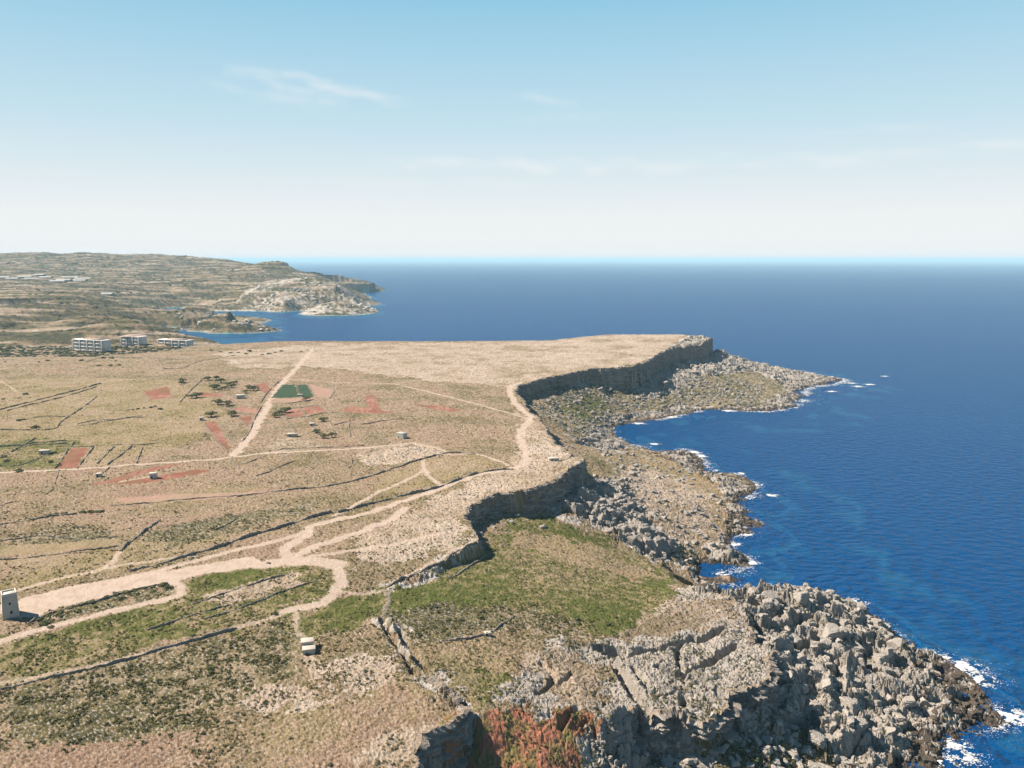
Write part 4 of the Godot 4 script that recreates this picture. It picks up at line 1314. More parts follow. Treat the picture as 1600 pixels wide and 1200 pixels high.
	for k in heap.size():
		var h: Array = heap[k]
		var size: float = h[2]
		var y: float = 0.0 if h[3] == 5 else surf(h[0], h[1])
		var sc := Vector3(size, size * rng.randf_range(0.42, 0.9), size * rng.randf_range(0.55, 1.1)) * 0.5
		var where := Vector3(h[0], y + sc.y * (0.05 + h[4]), -h[1])
		var turn := Basis.from_euler(Vector3(rng.randf_range(-0.28, 0.28), rng.randf() * TAU, rng.randf_range(-0.28, 0.28)))
		var place: int = h[3]
		if place == 6 and y < 3.0:
			place = 7
		if place == 0 and y < 2.5:
			place = 1
		if k < 290:
			var o := MeshInstance3D.new()
			o.mesh = bigRocks[rng.randi() % 9]
			o.material_override = mats[place]
			o.transform = Transform3D(turn.scaled_local(sc), where)
			var looks: String = ("huge " if size > 6.0 else "large " if size > 3.6 else "") + ("flat " if sc.y < size * 0.29 else "upright " if sc.y > size * 0.41 else "")
			put(o, "sea_rock" if place == 5 else "boulder", looks + places[place], "rock", looks + places[place].replace("boulder", "boulders").replace("block ", "blocks ").replace("rock ", "rocks "))
		else:
			rest[place].append(Transform3D(turn.scaled_local(sc), where))
	for pl in places.size():
		for v in 3:
			var mm := MultiMesh.new()
			mm.transform_format = MultiMesh.TRANSFORM_3D
			mm.mesh = smallRocks[(pl * 2 + v * 3) % 9]
			var mine := []
			for k in range(v, rest[pl].size(), 3):
				mine.append(rest[pl][k])
			if mine.is_empty():
				continue
			mm.instance_count = mine.size()
			for k in mine.size():
				mm.set_instance_transform(k, mine[k])
			var o := MultiMeshInstance3D.new()
			o.multimesh = mm
			o.material_override = mats[pl]
			put(o, "rubble", places[pl].replace("boulder", "rubble").replace("block", "rubble"), "rubble", "", "stuff")

# ---------------------------------------------------------------- low plants
func bush_shape(s: int, leaves: int, flat: float, leaf: float) -> ArrayMesh:
	var r := RandomNumberGenerator.new()
	r.seed = s
	var lumps := PackedVector3Array()
	for k in 7:
		lumps.append(Vector3(r.randf_range(-0.55, 0.55), r.randf_range(0.15, 0.55) * flat, r.randf_range(-0.55, 0.55)))
	var pos := PackedVector3Array()
	var idx := PackedInt32Array()
	for k in leaves:
		var c := lumps[r.randi() % lumps.size()]
		var out := Vector3(r.randfn(), absf(r.randfn()) * 0.9, r.randfn()).normalized()
		var p := c + out * Vector3(0.45, 0.42 * flat, 0.45) * r.randf_range(0.75, 1.05)
		var side := out.cross(Vector3(r.randfn(), r.randfn(), r.randfn())).normalized() * leaf * r.randf_range(0.6, 1.3)
		var up := (out.cross(side).normalized() + out * r.randf_range(-0.3, 0.6)).normalized() * leaf * r.randf_range(0.7, 1.4)
		var n := pos.size()
		pos.append_array([p - side, p + side, p + up, p - up * 0.5])
		idx.append_array([n, n + 1, n + 2, n, n + 3, n + 1])
	return sheet(pos, PackedColorArray(), idx)

func leafy(c: Color) -> StandardMaterial3D:
	var m := StandardMaterial3D.new()
	m.albedo_color = c.linear_to_srgb()
	m.roughness = 0.9
	m.metallic_specular = 0.2
	m.cull_mode = BaseMaterial3D.CULL_DISABLED
	m.vertex_color_use_as_albedo = true
	return m

func build_tufts() -> void:
	var shapes := [bush_shape(301, 22, 0.8, 0.42), bush_shape(302, 26, 0.7, 0.40), bush_shape(303, 18, 0.9, 0.48)]
	var ms := leafy(Color.WHITE)
	var list := [[], [], []]
	var cols := [[], [], []]
	var tries := 0
	while tries < 230000:
		tries += 1
		var d := 205.0 * pow(1200.0 / 205.0, pow(rng.randf(), 1.25))
		var x := rng.randf_range(-FAN, FAN) * d
		var z := zone_at(x + rng.randf_range(-6, 6), d + rng.randf_range(-6, 6))
		var n := nColB.get_noise_2d(x * 0.5, d * 0.5) + nColA.get_noise_2d(x, d) * 0.5
		var keep := 0.0
		match z:
			SCRUB: keep = 0.16 + n * 0.8
			MEADOW: keep = 0.12 + n * 0.7
			STONY: keep = 0.18 + n * 0.7
			GRASS: keep = 0.3 + n * 0.9
			DARK: keep = 0.35 + n * 0.9
			OCHRE: keep = 0.22 + n * 0.6
			REDSLOPE: keep = 0.1 + n * 0.5
			ROCK: keep = 0.16 + n * 0.6
		if rng.randf() > keep or bare_at(x, d):
			continue
		var y := surf(x, d)
		if y < 3.0:
			continue
		var size := rng.randf_range(0.25, 0.75)
		if z == DARK:
			size *= 1.15
		var k := rng.randi() % 3
		var b := Basis(Vector3.UP, rng.randf() * TAU).scaled(Vector3(size, size * rng.randf_range(0.5, 0.9), size))
		list[k].append(Transform3D(b, Vector3(x, y - 0.05, -d)))
		var g := Color(0.08, 0.075, 0.032).lerp(Color(0.19, 0.155, 0.075), rng.randf())
		if z == GRASS or z == REDSLOPE:
			g = Color(0.07, 0.08, 0.025).lerp(Color(0.16, 0.15, 0.055), rng.randf())
		elif z == DARK or z == ROCK:
			g = Color(0.055, 0.06, 0.026).lerp(Color(0.14, 0.125, 0.055), rng.randf())
		cols[k].append(g)
	for k in 3:
		var mm := MultiMesh.new()
		mm.transform_format = MultiMesh.TRANSFORM_3D
		mm.use_colors = true
		mm.mesh = shapes[k]
		mm.instance_count = list[k].size()
		for q in list[k].size():
			mm.set_instance_transform(q, list[k][q])
			mm.set_instance_color(q, cols[k][q])
		var o := MultiMeshInstance3D.new()
		o.multimesh = mm
		o.material_override = ms
		put(o, "ground_cover", "low tufts and cushions of scrub covering the ground", "scrub", "", "stuff")

# ---------------------------------------------------------------- things people built
func box(size: Vector3, at: Vector3, st: SurfaceTool = null, bevel := 0.0) -> SurfaceTool:
	var s := st
	if s == null:
		s = SurfaceTool.new()
		s.begin(Mesh.PRIMITIVE_TRIANGLES)
	var h := size * 0.5
	var b := minf(bevel, minf(h.x, minf(h.y, h.z)) * 0.8)
	for ax in 3:
		for sg in [-1.0, 1.0]:
			var n := Vector3.ZERO
			n[ax] = sg
			var u := Vector3.ZERO
			u[(ax + 1) % 3] = 1.0
			var v := Vector3.ZERO
			v[(ax + 2) % 3] = 1.0
			var c := at + n * h[ax]
			var hu := u * (h[(ax + 1) % 3] - b)
			var hv := v * (h[(ax + 2) % 3] - b)
			quad(s, c - hu - hv, c + hu - hv, c + hu + hv, c - hu + hv, sg > 0)
			if b > 0.0:
				# chamfer along +u of this face, once per edge
				for s2 in [-1.0, 1.0]:
					var n2: Vector3 = u * s2
					var e: Vector3 = at + n * h[ax] + n2 * (h[(ax + 1) % 3] - b)
					var e2: Vector3 = at + n * (h[ax] - b) + n2 * h[(ax + 1) % 3]
					quad(s, e - hv, e2 - hv, e2 + hv, e + hv, sg * s2 > 0)
	return s

func quad(s: SurfaceTool, a: Vector3, b: Vector3, c: Vector3, d: Vector3, turned: bool) -> void:
	var l := [a, c, b, a, d, c] if turned else [a, b, c, a, c, d]
	for p in l:
		s.add_vertex(p)

func done(s: SurfaceTool) -> ArrayMesh:
	s.generate_normals()
	return s.commit()

func stand(at: Vector3, turn: float, called: String, label: String, category: String, group := "") -> Node3D:
	var o := Node3D.new()
	put(o, called, label, category, group)
	o.position = at
	o.rotation.y = turn
	return o

func spot(px: float, py: float) -> Vector3:
	var p := hit(px, py)
	return Vector3(p.x, surf(p.x, p.z), -p.z)

func cut(parent: Node3D, called: String, size: Vector3, holes: Array, mat: Material, at := Vector3.ZERO) -> void:
	var c := CSGBox3D.new()
	c.name = called
	c.size = size
	c.position = at
	c.material = mat
	parent.add_child(c, true)
	for h in holes:
		var k := CSGBox3D.new()
		k.name = "opening"
		k.operation = CSGShape3D.OPERATION_SUBTRACTION
		k.size = h[0]
		k.position = h[1]
		k.material = mat
		c.add_child(k, true)

var mStone: StandardMaterial3D
var mPlaster: StandardMaterial3D
var mGlass: StandardMaterial3D
var mWood: StandardMaterial3D
var mRoof: StandardMaterial3D
var mWhite: StandardMaterial3D
var mPaint: StandardMaterial3D

func watchtower(at: Vector3, turn: float, w: float, tall: float, label: String, plain := false) -> void:
	var o := stand(at - Vector3(0, 0.6, 0), turn, "watchtower", label, "tower")
	var c := CSGMesh3D.new()
	c.name = "wall"
	var m := CylinderMesh.new()
	m.radial_segments = 4
	m.rings = 1
	m.bottom_radius = w * 0.7071 * 1.06
	m.top_radius = w * 0.7071 * 0.93
	m.height = tall
	c.mesh = m
	c.position.y = tall * 0.5
	c.rotation.y = PI / 4
	c.material = mStone
	o.add_child(c, true)
	for h in [[Vector3(0.75, 1.0, 1.6), Vector3(-0.1, tall * 0.16, w * 0.5)], [Vector3(0.95, 1.3, 1.6), Vector3(0.15, -tall * 0.22, w * 0.5)]]:
		var k := CSGBox3D.new()
		k.name = "opening"
		k.operation = CSGShape3D.OPERATION_SUBTRACTION
		k.size = h[0]
		k.rotation.y = -PI / 4
		k.position = Basis(Vector3.UP, -PI / 4) * h[1]
		k.material = mStone
		c.add_child(k, true)
	if not plain:
		var sh := MeshInstance3D.new()
		for h in [[Vector3(0.65, 0.9, 0.12), Vector3(-0.1, tall * 0.66, w * 0.5 - 0.55)], [Vector3(0.85, 1.2, 0.12), Vector3(0.15, tall * 0.28, w * 0.5 - 0.5)]]:
			part(o, "window", done(box(h[0], h[1], null, 0.02)), mWood)
		part(o, "string_course", done(box(Vector3(w * 1.01, 0.28, w * 1.01), Vector3(0, tall * 0.5, 0), null, 0.08)), mStone)
		sh.free()
	var p := SurfaceTool.new()
	p.begin(Mesh.PRIMITIVE_TRIANGLES)
	var r := w * 0.5 * 0.93
	for s in [-1.0, 1.0]:
		box(Vector3(r * 2.0 + 0.1, 0.9, 0.5), Vector3(0, tall + 0.42, s * (r - 0.22)), p, 0.06)
		box(Vector3(0.5, 0.9, r * 2.0 - 0.92), Vector3(s * (r - 0.22), tall + 0.42, 0), p, 0.06)
	part(o, "parapet", done(p), mPlaster)
	part(o, "roof", done(box(Vector3(r * 2.0 - 1.0, 0.3, r * 2.0 - 1.0), Vector3(0, tall + 0.1, 0))), mPlaster)

func hut(px: float, py: float, size: Vector3, turn: float, label: String, mat: Material) -> void:
	var o := stand(spot(px, py) - Vector3(0, 0.4, 0), turn, "field_hut", label, "hut")
	cut(o, "wall", size, [[Vector3(0.9, 1.9, 0.8), Vector3(-size.x * 0.18, -size.y * 0.5 + 1.35, size.z * 0.5)], [Vector3(0.6, 0.6, 0.8), Vector3(size.x * 0.25, 0.2, size.z * 0.5)]], mat, Vector3(0, size.y * 0.5, 0))
	part(o, "roof", done(box(Vector3(size.x + 0.3, 0.22, size.z + 0.3), Vector3(0, size.y + 0.11, 0), null, 0.05)), mStone)
	part(o, "door", done(box(Vector3(0.88, 1.85, 0.08), Vector3(-size.x * 0.18, 1.34, size.z * 0.5 - 0.3))), mWood)

func hotel(px: float, py: float, d: float, wide: float, deep: float, floors: int, bays: int, turn: float, crown: bool, label: String) -> void:
	var p := at_dist(px, py, d)
	var o := stand(Vector3(p.x, p.y - 1.0, -p.z), turn, "hotel_building", label, "hotel", "hotel blocks above the bay")
	var fh := 7.2
	var tall := floors * fh + 1.0
	part(o, "core", done(box(Vector3(wide - 5.0, tall, deep - 6.0), Vector3(0, tall * 0.5, -1.0))), mPaint)
	var front := deep * 0.5
	for k in floors + 1:
		part(o, "floor_slab", done(box(Vector3(wide, 0.8, deep - 1.0), Vector3(0, 1.0 + k * fh, 0.3), null, 0.1)), mPaint)
	for k in bays + 1:
		part(o, "pier", done(box(Vector3(1.3, tall, 1.3), Vector3(-wide * 0.5 + 0.9 + k * (wide - 1.8) / bays, tall * 0.5 + 0.02, front - 0.3), null, 0.1)), mPaint)
	var bw := (wide - 1.8) / bays - 1.4
	for f in floors:
		for k in bays:
			var c := Vector3(-wide * 0.5 + 0.9 + (k + 0.5) * (wide - 1.8) / bays, 1.0 + f * fh + fh * 0.5, front - 1.5)
			var win := part(o, "window", done(box(Vector3(bw, fh - 1.4, 0.2), c)), mGlass)
			var mull := SurfaceTool.new()
			mull.begin(Mesh.PRIMITIVE_TRIANGLES)
			for q in 3:
				box(Vector3(0.45, fh - 1.4, 0.3), c + Vector3((q - 1) * bw * 0.25, 0, 0.3), mull)
			box(Vector3(bw, 0.35, 0.3), c + Vector3(0, 0, 0.32), mull)
			part(win, "mullion", done(mull), mPaint)
			part(o, "balcony_rail", done(box(Vector3(bw, 1.2, 0.15), Vector3(c.x, 1.0 + f * fh + 1.0, front - 0.35))), mPaint)
	if crown:
		var cm := CylinderMesh.new()
		cm.radial_segments = 4
		cm.bottom_radius = deep * 0.62
		cm.top_radius = deep * 0.3
		cm.height = 4.0
		var r := part(o, "roof", cm, mRoof)
		r.position = Vector3(0, tall + 2.4, 0)
		r.rotation.y = PI / 4
		r.scale = Vector3(wide / deep * 0.8, 1, 1)
	else:
		part(o, "roof", done(box(Vector3(wide * 0.55, 2.2, deep * 0.55), Vector3(wide * 0.05, tall + 1.5, -1.0), null, 0.3)), mRoof)

# ---------------------------------------------------------------- dry stone walls
func stone_wall(px: Array, tall: float, thick: float, label: String, group := "") -> void:
	var way := dense(hits(px), 1.1)
	if way.size() < 3:
		return
	var pos := PackedVector3Array()
	var col := PackedColorArray()
	var n := way.size()
	for k in n:
		var side := (way[mini(k + 1, n - 1)] - way[maxi(k - 1, 0)]).normalized().orthogonal()
		var p := way[k] + side * nFine.get_noise_2d(way[k].x * 0.5, way[k].y * 0.5) * 0.5
		var gap := nColB.get_noise_2d(p.x * 0.4, p.y * 0.4)
		var h := tall * clampf(0.85 + gap * 1.2, 0.15, 1.15) * (0.85 + rng.randf() * 0.3)
		var y := surf(p.x, p.y)
		var prof := [[-0.62, -0.5], [-0.52, 0.35], [-0.36, 0.98], [0.34, 1.0], [0.5, 0.4], [0.62, -0.5]]
		for q in prof:
			var w: Vector2 = p + side * (q[0] * thick + rng.randf_range(-0.1, 0.1))
			var yy: float = y + h * q[1] + rng.randf_range(-0.12, 0.12)
			if q[1] < 0.0:
				yy = minf(y, surf(w.x, w.y)) - 0.4
			pos.append(Vector3(w.x, yy, -w.y))
			col.append(C_ROCK.lerp(C_GREY, rng.randf()).lerp(C_TAN, rng.randf() * 0.4))
	var idx := PackedInt32Array()
	for k in n - 1:
		for q in 5:
			var a := k * 6 + q
			idx.append_array([a, a + 6, a + 1, a + 1, a + 6, a + 7])
	for e in [0, (n - 1) * 6]:
		for q in range(1, 5):
			idx.append_array([e, e + q, e + q + 1] if e == 0 else [e, e + q + 1, e + q])
	put(part_mesh(sheet(pos, col, idx), mRock), "stone_wall", label, "wall", group)

var wallsPx := [
	[1.9, 1.0, "tall dry stone wall running along the pale track to the cliff top", [203, 892, 245, 882, 290, 870, 340, 855, 390, 838, 440, 823, 480, 811, 518, 800]],
	[1.9, 1.0, "tall dry stone wall beside the bare track, beyond its gap", [528, 801, 560, 793, 600, 782, 640, 772, 680, 763, 705, 754, 735, 743, 765, 736, 802, 733]],
	[1.3, 0.9, "long curving rubble wall on the rim of the green hollow", [370, 776, 430, 768, 480, 763, 520, 758, 563, 749, 615, 732, 658, 718, 705, 707, 743, 710]],
	[1.4, 0.9, "dark field wall overgrown with bushes at one end", [-40, 825, 0, 820, 45, 813, 75, 808, 120, 804]],
	[1.5, 1.1, "upper of two parallel terrace walls crossing dry pasture", [-30, 648, 0, 640, 40, 630, 80, 620, 125, 608, 158, 599]],
	[1.2, 1.0, "lower of two parallel terrace walls crossing dry pasture", [12, 642, 45, 633, 100, 620, 152, 604]],
	[1.3, 0.9, "bent field wall rising from a level run to a corner", [-30, 673, 0, 672, 78, 671, 95, 660, 112, 648, 137, 631, 152, 619]],
	[1.3, 0.8, "wall on the west edge of the small red field", [86, 732, 98, 716, 108, 700, 116, 691]],
	[1.3, 0.8, "wall on the east edge of the small red field", [120, 732, 133, 715, 147, 698]],
	[1.2, 0.8, "slanting wall two plots east of the small red field", [152, 725, 166, 710, 179, 698]],
	[1.2, 0.8, "slanting wall three plots east of the small red field", [168, 726, 190, 710, 206, 697]],
	[1.1, 0.7, "short wall beside a narrow green plot by the white road", [213, 724, 218, 712, 223, 699]],
	[1.1, 0.8, "level wall above the green plots", [-20, 702, 0, 699, 50, 693, 106, 688]],
	[1.1, 0.8, "second level wall above the green plots", [0, 698, 40, 696, 104, 693]],
	[1.1, 0.8, "wall climbing across the green plots", [18, 706, 32, 698, 46, 690, 56, 685]],
	[1.1, 0.8, "crooked wall below the stone shed in the green plots", [0, 729, 30, 727, 55, 719, 73, 709]],
	[1.3, 0.9, "wall climbing to the orchard trees", [282, 628, 291, 617, 302, 606, 320, 590]],
	[1.1, 0.8, "wall along the long red strip by the cart road", [318, 662, 332, 678, 345, 694, 356, 708]],
	[1.2, 0.8, "wall on the left verge of the cart road by the net-green crops", [408, 628, 420, 611, 438, 594]],
	[1.2, 0.8, "wall on the left verge of the cart road below the red plots", [378, 690, 390, 674, 396, 658, 408, 636]],
	[1.0, 0.7, "pale wall running down from the pink plots to a low shed", [430, 632, 443, 651, 455, 668, 462, 676]],
	[1.0, 0.7, "pale wall running down between two pink plots", [468, 638, 480, 652, 492, 668, 500, 680]],
	[1.4, 0.9, "rough terrace wall in front of the tower green, with worn path", [0, 1077, 52, 1066, 110, 1053, 160, 1040, 208, 1028, 260, 1012, 320, 996, 370, 982]],
	[1.6, 1.4, "ruinous rubble bank topped by a slanting wall on the pasture", [188, 861, 202, 848, 215, 838, 228, 828, 240, 820, 250, 813]],
	[1.2, 0.9, "short broken wall standing alone in rough scrub", [338, 828, 352, 820, 372, 809]],
	[1.3, 0.9, "retaining wall on the lip of the grassy bowl", [744, 847, 715, 862, 690, 877, 660, 893, 630, 908, 604, 919]],
	[1.0, 0.8, "lower terrace wall inside the grassy bowl", [756, 872, 735, 884, 715, 897, 700, 903]],
	[1.0, 0.8, "overgrown wall from the stone trough across the bowl", [690, 1000, 730, 998, 762, 990, 785, 975, 805, 962]],
	[0.9, 0.7, "small curved pen wall in the terraced plots", [548, 660, 545, 668, 548, 682]],
	[0.9, 0.7, "upper pen wall of the terraced plots", [548, 661, 570, 663, 600, 657, 632, 655]],
	[0.9, 0.7, "level wall above the terraced pens", [522, 664, 540, 660, 556, 656]],
	[0.8, 0.6, "first of three slanting plot walls below the pens", [556, 680, 566, 688, 576, 693]],
	[0.8, 0.6, "second of three slanting plot walls below the pens", [570, 680, 582, 688, 596, 693]],
	[0.8, 0.6, "third of three slanting plot walls below the pens", [585, 677, 598, 685, 611, 691]],
	[0.9, 0.7, "wall on the north side of the long white field road", [420, 705, 470, 700, 520, 699, 570, 696]],
	[1.0, 0.7, "bent boundary wall on the bare upland", [255, 576, 285, 575, 310, 565, 340, 560, 368, 555]],
	[0.9, 0.7, "low wall on the bare upland beyond the bent boundary", [130, 566, 165, 559, 205, 559, 260, 561, 310, 563]],
	[0.9, 0.7, "low wall below the field road, running to a bush", [360, 716, 368, 728, 378, 738]],
	[0.9, 0.7, "faint wall beside the coast path by the small white lodge", [872, 719, 890, 716, 898, 715]],
	[0.9, 0.7, "thin wall closing the far side of the small red field", [112, 698, 125, 698, 147, 697]],
	[0.8, 0.7, "thin wall on the head of the slanting plots", [150, 697, 180, 695, 222, 695, 250, 692]],
	[0.8, 0.6, "low rubble line among ledges under the upper terraces", [30, 655, 70, 651, 100, 651, 118, 646]],
	[0.8, 0.6, "low rubble line running east from the bent field wall", [100, 668, 140, 664, 180, 655, 230, 652]],
	[0.8, 0.6, "second rubble line east of the bent field wall", [120, 663, 150, 657, 172, 655]],
	[0.8, 0.6, "wavy rubble line under the pasture hedge", [150, 660, 180, 656, 205, 652, 222, 650]],
	[0.8, 0.6, "thin wall crossing the dry grass by the hedge", [230, 645, 245, 652, 258, 658]],
	[0.8, 0.6, "thin wall under the orchard, ending at the cart road", [345, 635, 362, 640, 380, 646, 396, 652]],
	[0.8, 0.6, "thin wall between the two red triangles by the road", [365, 648, 376, 656, 388, 668]],
	[0.8, 0.6, "thin wall down the middle of the rough plots left of the road", [340, 655, 352, 672, 366, 690]],
	[0.8, 0.6, "thin wall around the upper pink plot", [480, 599, 500, 603, 522, 609, 516, 622]],
	[0.8, 0.6, "thin wall at the foot of the net-green crops", [423, 625, 450, 630, 490, 624]],
	[0.8, 0.6, "thin wall above the lower pink plots", [440, 640, 470, 637, 500, 633, 512, 641]],
	[0.8, 0.6, "thin wall below the lower pink plots", [448, 654, 480, 651, 512, 645, 540, 648]],
	[0.8, 0.6, "first short wall south of the white field road", [440, 708, 446, 714, 452, 718]],
	[0.8, 0.6, "second short wall south of the white field road", [486, 706, 495, 718, 506, 730]],
	[0.8, 0.6, "crooked wall in the stony ground below the road", [524, 708, 545, 712, 550, 722, 546, 732]],
	[0.8, 0.6, "hooked wall in the stony ground below the road", [575, 722, 590, 728, 598, 735]],
	[0.8, 0.6, "curved rubble line in the dry grass below the cart road end", [372, 726, 390, 722, 410, 714]],
	[0.8, 0.6, "second curved rubble line below the cart road end", [420, 735, 440, 728, 462, 720]],
	[0.8, 0.6, "third curved rubble line below the cart road end", [400, 744, 420, 738, 436, 730]],
	[0.8, 0.6, "short wall meeting the white field road by the shed", [92, 735, 88, 748, 86, 756]],
	[0.8, 0.6, "short wall running from the grey shed to the road", [160, 740, 168, 733, 172, 730]],
	[0.8, 0.6, "thin boundary on the pasture above the ochre field", [0, 845, 60, 838, 120, 842, 186, 838]],
	[0.8, 0.6, "thin boundary on the pasture below the ochre field", [0, 875, 60, 870, 120, 862, 185, 853]],
	[0.8, 0.6, "long thin boundary across the brown pasture", [170, 792, 230, 786, 300, 780, 370, 774]],
	[0.8, 0.6, "short tilted wall above the overgrown field wall", [0, 790, 12, 787, 20, 785]],
	[0.8, 0.6, "thin tilted wall beside two lone bushes", [72, 772, 80, 767, 86, 762]],
	[0.8, 0.6, "rubble line in the green below the sunken garden", [230, 985, 300, 962, 360, 945]],
	[0.8, 0.6, "rubble line across the green inside the track loop", [300, 945, 350, 928, 400, 912, 450, 896]],
	[0.8, 0.6, "second rubble line across the green inside the track loop", [320, 968, 380, 948, 440, 925, 500, 905]],
	[1.0, 0.8, "stone edging along the sunken garden by the tower", [45, 975, 62, 965, 100, 952, 140, 942, 178, 932, 200, 925, 240, 915, 262, 911]],
]

func build_made() -> void:
	var st := grain(mk(43, 0.06, 4), 256, 0.75, 1.0)
	mStone = solid(Color(0.50, 0.45, 0.39), st, 1.0 / 4.0)
	mPlaster = solid(Color(0.60, 0.55, 0.48), st, 1.0 / 6.0)
	mWhite = solid(Color(0.55, 0.53, 0.49), st, 1.0 / 9.0)
	mRoof = solid(Color(0.414, 0.310, 0.255), st, 1.0 / 6.0)
	mWood = solid(Color(0.034, 0.031, 0.028), null, 1.0, 0.8)
	mGlass = solid(Color(0.26, 0.28, 0.31), null, 1.0, 0.25)
	mGlass.metallic_specular = 0.5
	mPaint = solid(Color(0.80, 0.76, 0.70), st, 1.0 / 9.0)
	var p := spot(17, 961)
	watchtower(p, atan2(-p.x, -p.z) + 0.05, 5.8, 10.4, "square stone watchtower with two small windows beside the bare track")
	# the double hut in the scrub below the track
	var o := stand(spot(482, 1015) - Vector3(0, 0.5, 0), 0.25, "stone_hut", "two-part stone hut, its front half lower, alone in the scrub", "hut")
	cut(o, "wall", Vector3(4.6, 3.6, 3.6), [[Vector3(1.4, 2.0, 1.0), Vector3(0.3, -0.4, 1.8)]], mStone, Vector3(-0.3, 1.8, -2.6))
	part(o, "roof", done(box(Vector3(4.9, 0.3, 3.9), Vector3(-0.3, 3.72, -2.6), null, 0.06)), mStone)
	cut(o, "annex_wall", Vector3(4.8, 2.4, 3.4), [[Vector3(0.9, 1.5, 1.0), Vector3(-1.0, -0.3, 1.7)]], mStone, Vector3(0.2, 1.2, 1.6))
	part(o, "annex_roof", done(box(Vector3(5.1, 0.25, 3.7), Vector3(0.2, 2.5, 1.6), null, 0.06)), mStone)
	hut(628, 684, Vector3(7.0, 4.6, 6.0), -0.5, "lone pale farm building on the stony plain by the field road", mWhite)
	hut(865, 720, Vector3(7.5, 2.8, 4.5), 0.1, "small low lodge by the cliff edge at the path end", mStone)
	hut(240, 747, Vector3(4.5, 4.0, 4.0), 0.3, "white cube hut on a pale drive by the red strips", mWhite)
	hut(155, 745, Vector3(3.6, 2.6, 3.0), 0.2, "small grey shed below the white field road", mStone)
	hut(70, 709, Vector3(7.0, 3.2, 4.0), 0.15, "long stone shed among the walled green plots", mStone)
	hut(457, 682, Vector3(8.5, 2.8, 4.0), 0.1, "low flat-roofed shed at the foot of a pale wall", mStone)
	hut(488, 665, Vector3(4.6, 2.4, 3.4), 0.2, "tiny flat-roofed shed between two pink plots", mStone)
	hut(315, 657, Vector3(4.0, 3.0, 3.5), 0.4, "small white hut at the head of the long red strip", mWhite)
	hut(376, 622, Vector3(9.0, 4.2, 6.0), 0.3, "white farmhouse among the orchard trees", mWhite)
	hut(469, 619, Vector3(6.0, 2.2, 3.0), 0.1, "pale pump shed at the edge of the net-green crops", mWhite)
	hut(762, 993, Vector3(2.6, 1.8, 2.0), 0.2, "little stone trough house on the overgrown bowl wall", mStone)
	hotel(145, 546.5, 1655, 88, 26, 3, 4, -0.42, false, "widest cream hotel block with three rows of bays and flat roof")
	hotel(210.5, 541, 1720, 54, 26, 3, 3, -0.4, true, "narrow cream hotel block with a low pink pyramid roof")
	hotel(275.5, 541, 1720, 82, 24, 2, 4, -0.38, false, "low cream hotel block of two rows, next to the bay")
	var far := at_dist(213, 511, 2000)
	watchtower(Vector3(far.x, land(far.x, far.z) - 2.0, -far.z), 0.4, 10.0, 17.0, "distant pale watchtower on the point above the turquoise bay", true)
	for w in wallsPx:
		stone_wall(w[3], w[0] * 0.72, w[1] * 0.8, w[2])
	for g in [[40, 433, 70.0], [110, 434, 80.0], [130, 436, 80.0], [90, 440, 70.0], [20, 436, 60.0], [50, 436, 70.0], [72, 434, 60.0], [100, 438, 70.0], [125, 439, 60.0], [8, 434, 50.0], [62, 430, 50.0], [168, 460, 45.0]]:
		var q := hit(g[0], g[1])
		var gh := stand(Vector3(q.x, land(q.x, q.z), -q.z), 0.1, "greenhouse", "white plastic greenhouse tunnel in the far fields", "greenhouse", "white greenhouses in the far fields")
		var s := SurfaceTool.new()
		s.begin(Mesh.PRIMITIVE_TRIANGLES)
		for k in 8:
			var a0 := PI * k / 8.0
			var a1 := PI * (k + 1) / 8.0
			quad(s, Vector3(-g[2] * 0.5, 7.0 * sin(a0), 14.0 * cos(a0)), Vector3(g[2] * 0.5, 7.0 * sin(a0), 14.0 * cos(a0)), Vector3(g[2] * 0.5, 7.0 * sin(a1), 14.0 * cos(a1)), Vector3(-g[2] * 0.5, 7.0 * sin(a1), 14.0 * cos(a1)), false)
		part(gh, "cover", done(s), mWhite)
		part(gh, "end_wall", done(box(Vector3(0.4, 6.0, 24.0), Vector3(g[2] * 0.5 - 0.3, 3.0, 0))), mWhite)

# ---------------------------------------------------------------- trees and bushes
func tree_shape(s: int) -> Array:
	var r := RandomNumberGenerator.new()
	r.seed = s
	var st := SurfaceTool.new()
	st.begin(Mesh.PRIMITIVE_TRIANGLES)
	var limbs := [[Vector3(0, -0.2, 0), Vector3(0.05, 0.4, 0.02), 0.09, 0.06]]
	for k in 5:
		var a := k * TAU / 5.0 + r.randf()
		limbs.append([Vector3(0.05, 0.36, 0.02), Vector3(cos(a) * 0.4, r.randf_range(0.55, 0.75), sin(a) * 0.4), 0.05, 0.02])
	for l in limbs:
		var ax: Vector3 = (l[1] - l[0]).normalized()
		var u := ax.cross(Vector3(0.3, 0.2, 1)).normalized()
		var v := ax.cross(u)
		for k in 6:
			var a0 := k * TAU / 6.0
			var a1 := (k + 1) * TAU / 6.0
			var d0 := u * cos(a0) + v * sin(a0)
			var d1 := u * cos(a1) + v * sin(a1)
			quad(st, l[0] + d0 * l[2], l[0] + d1 * l[2], l[1] + d1 * l[3], l[1] + d0 * l[3], false)
	return [done(st), bush_shape(s + 5, 420, 1.15, 0.10)]

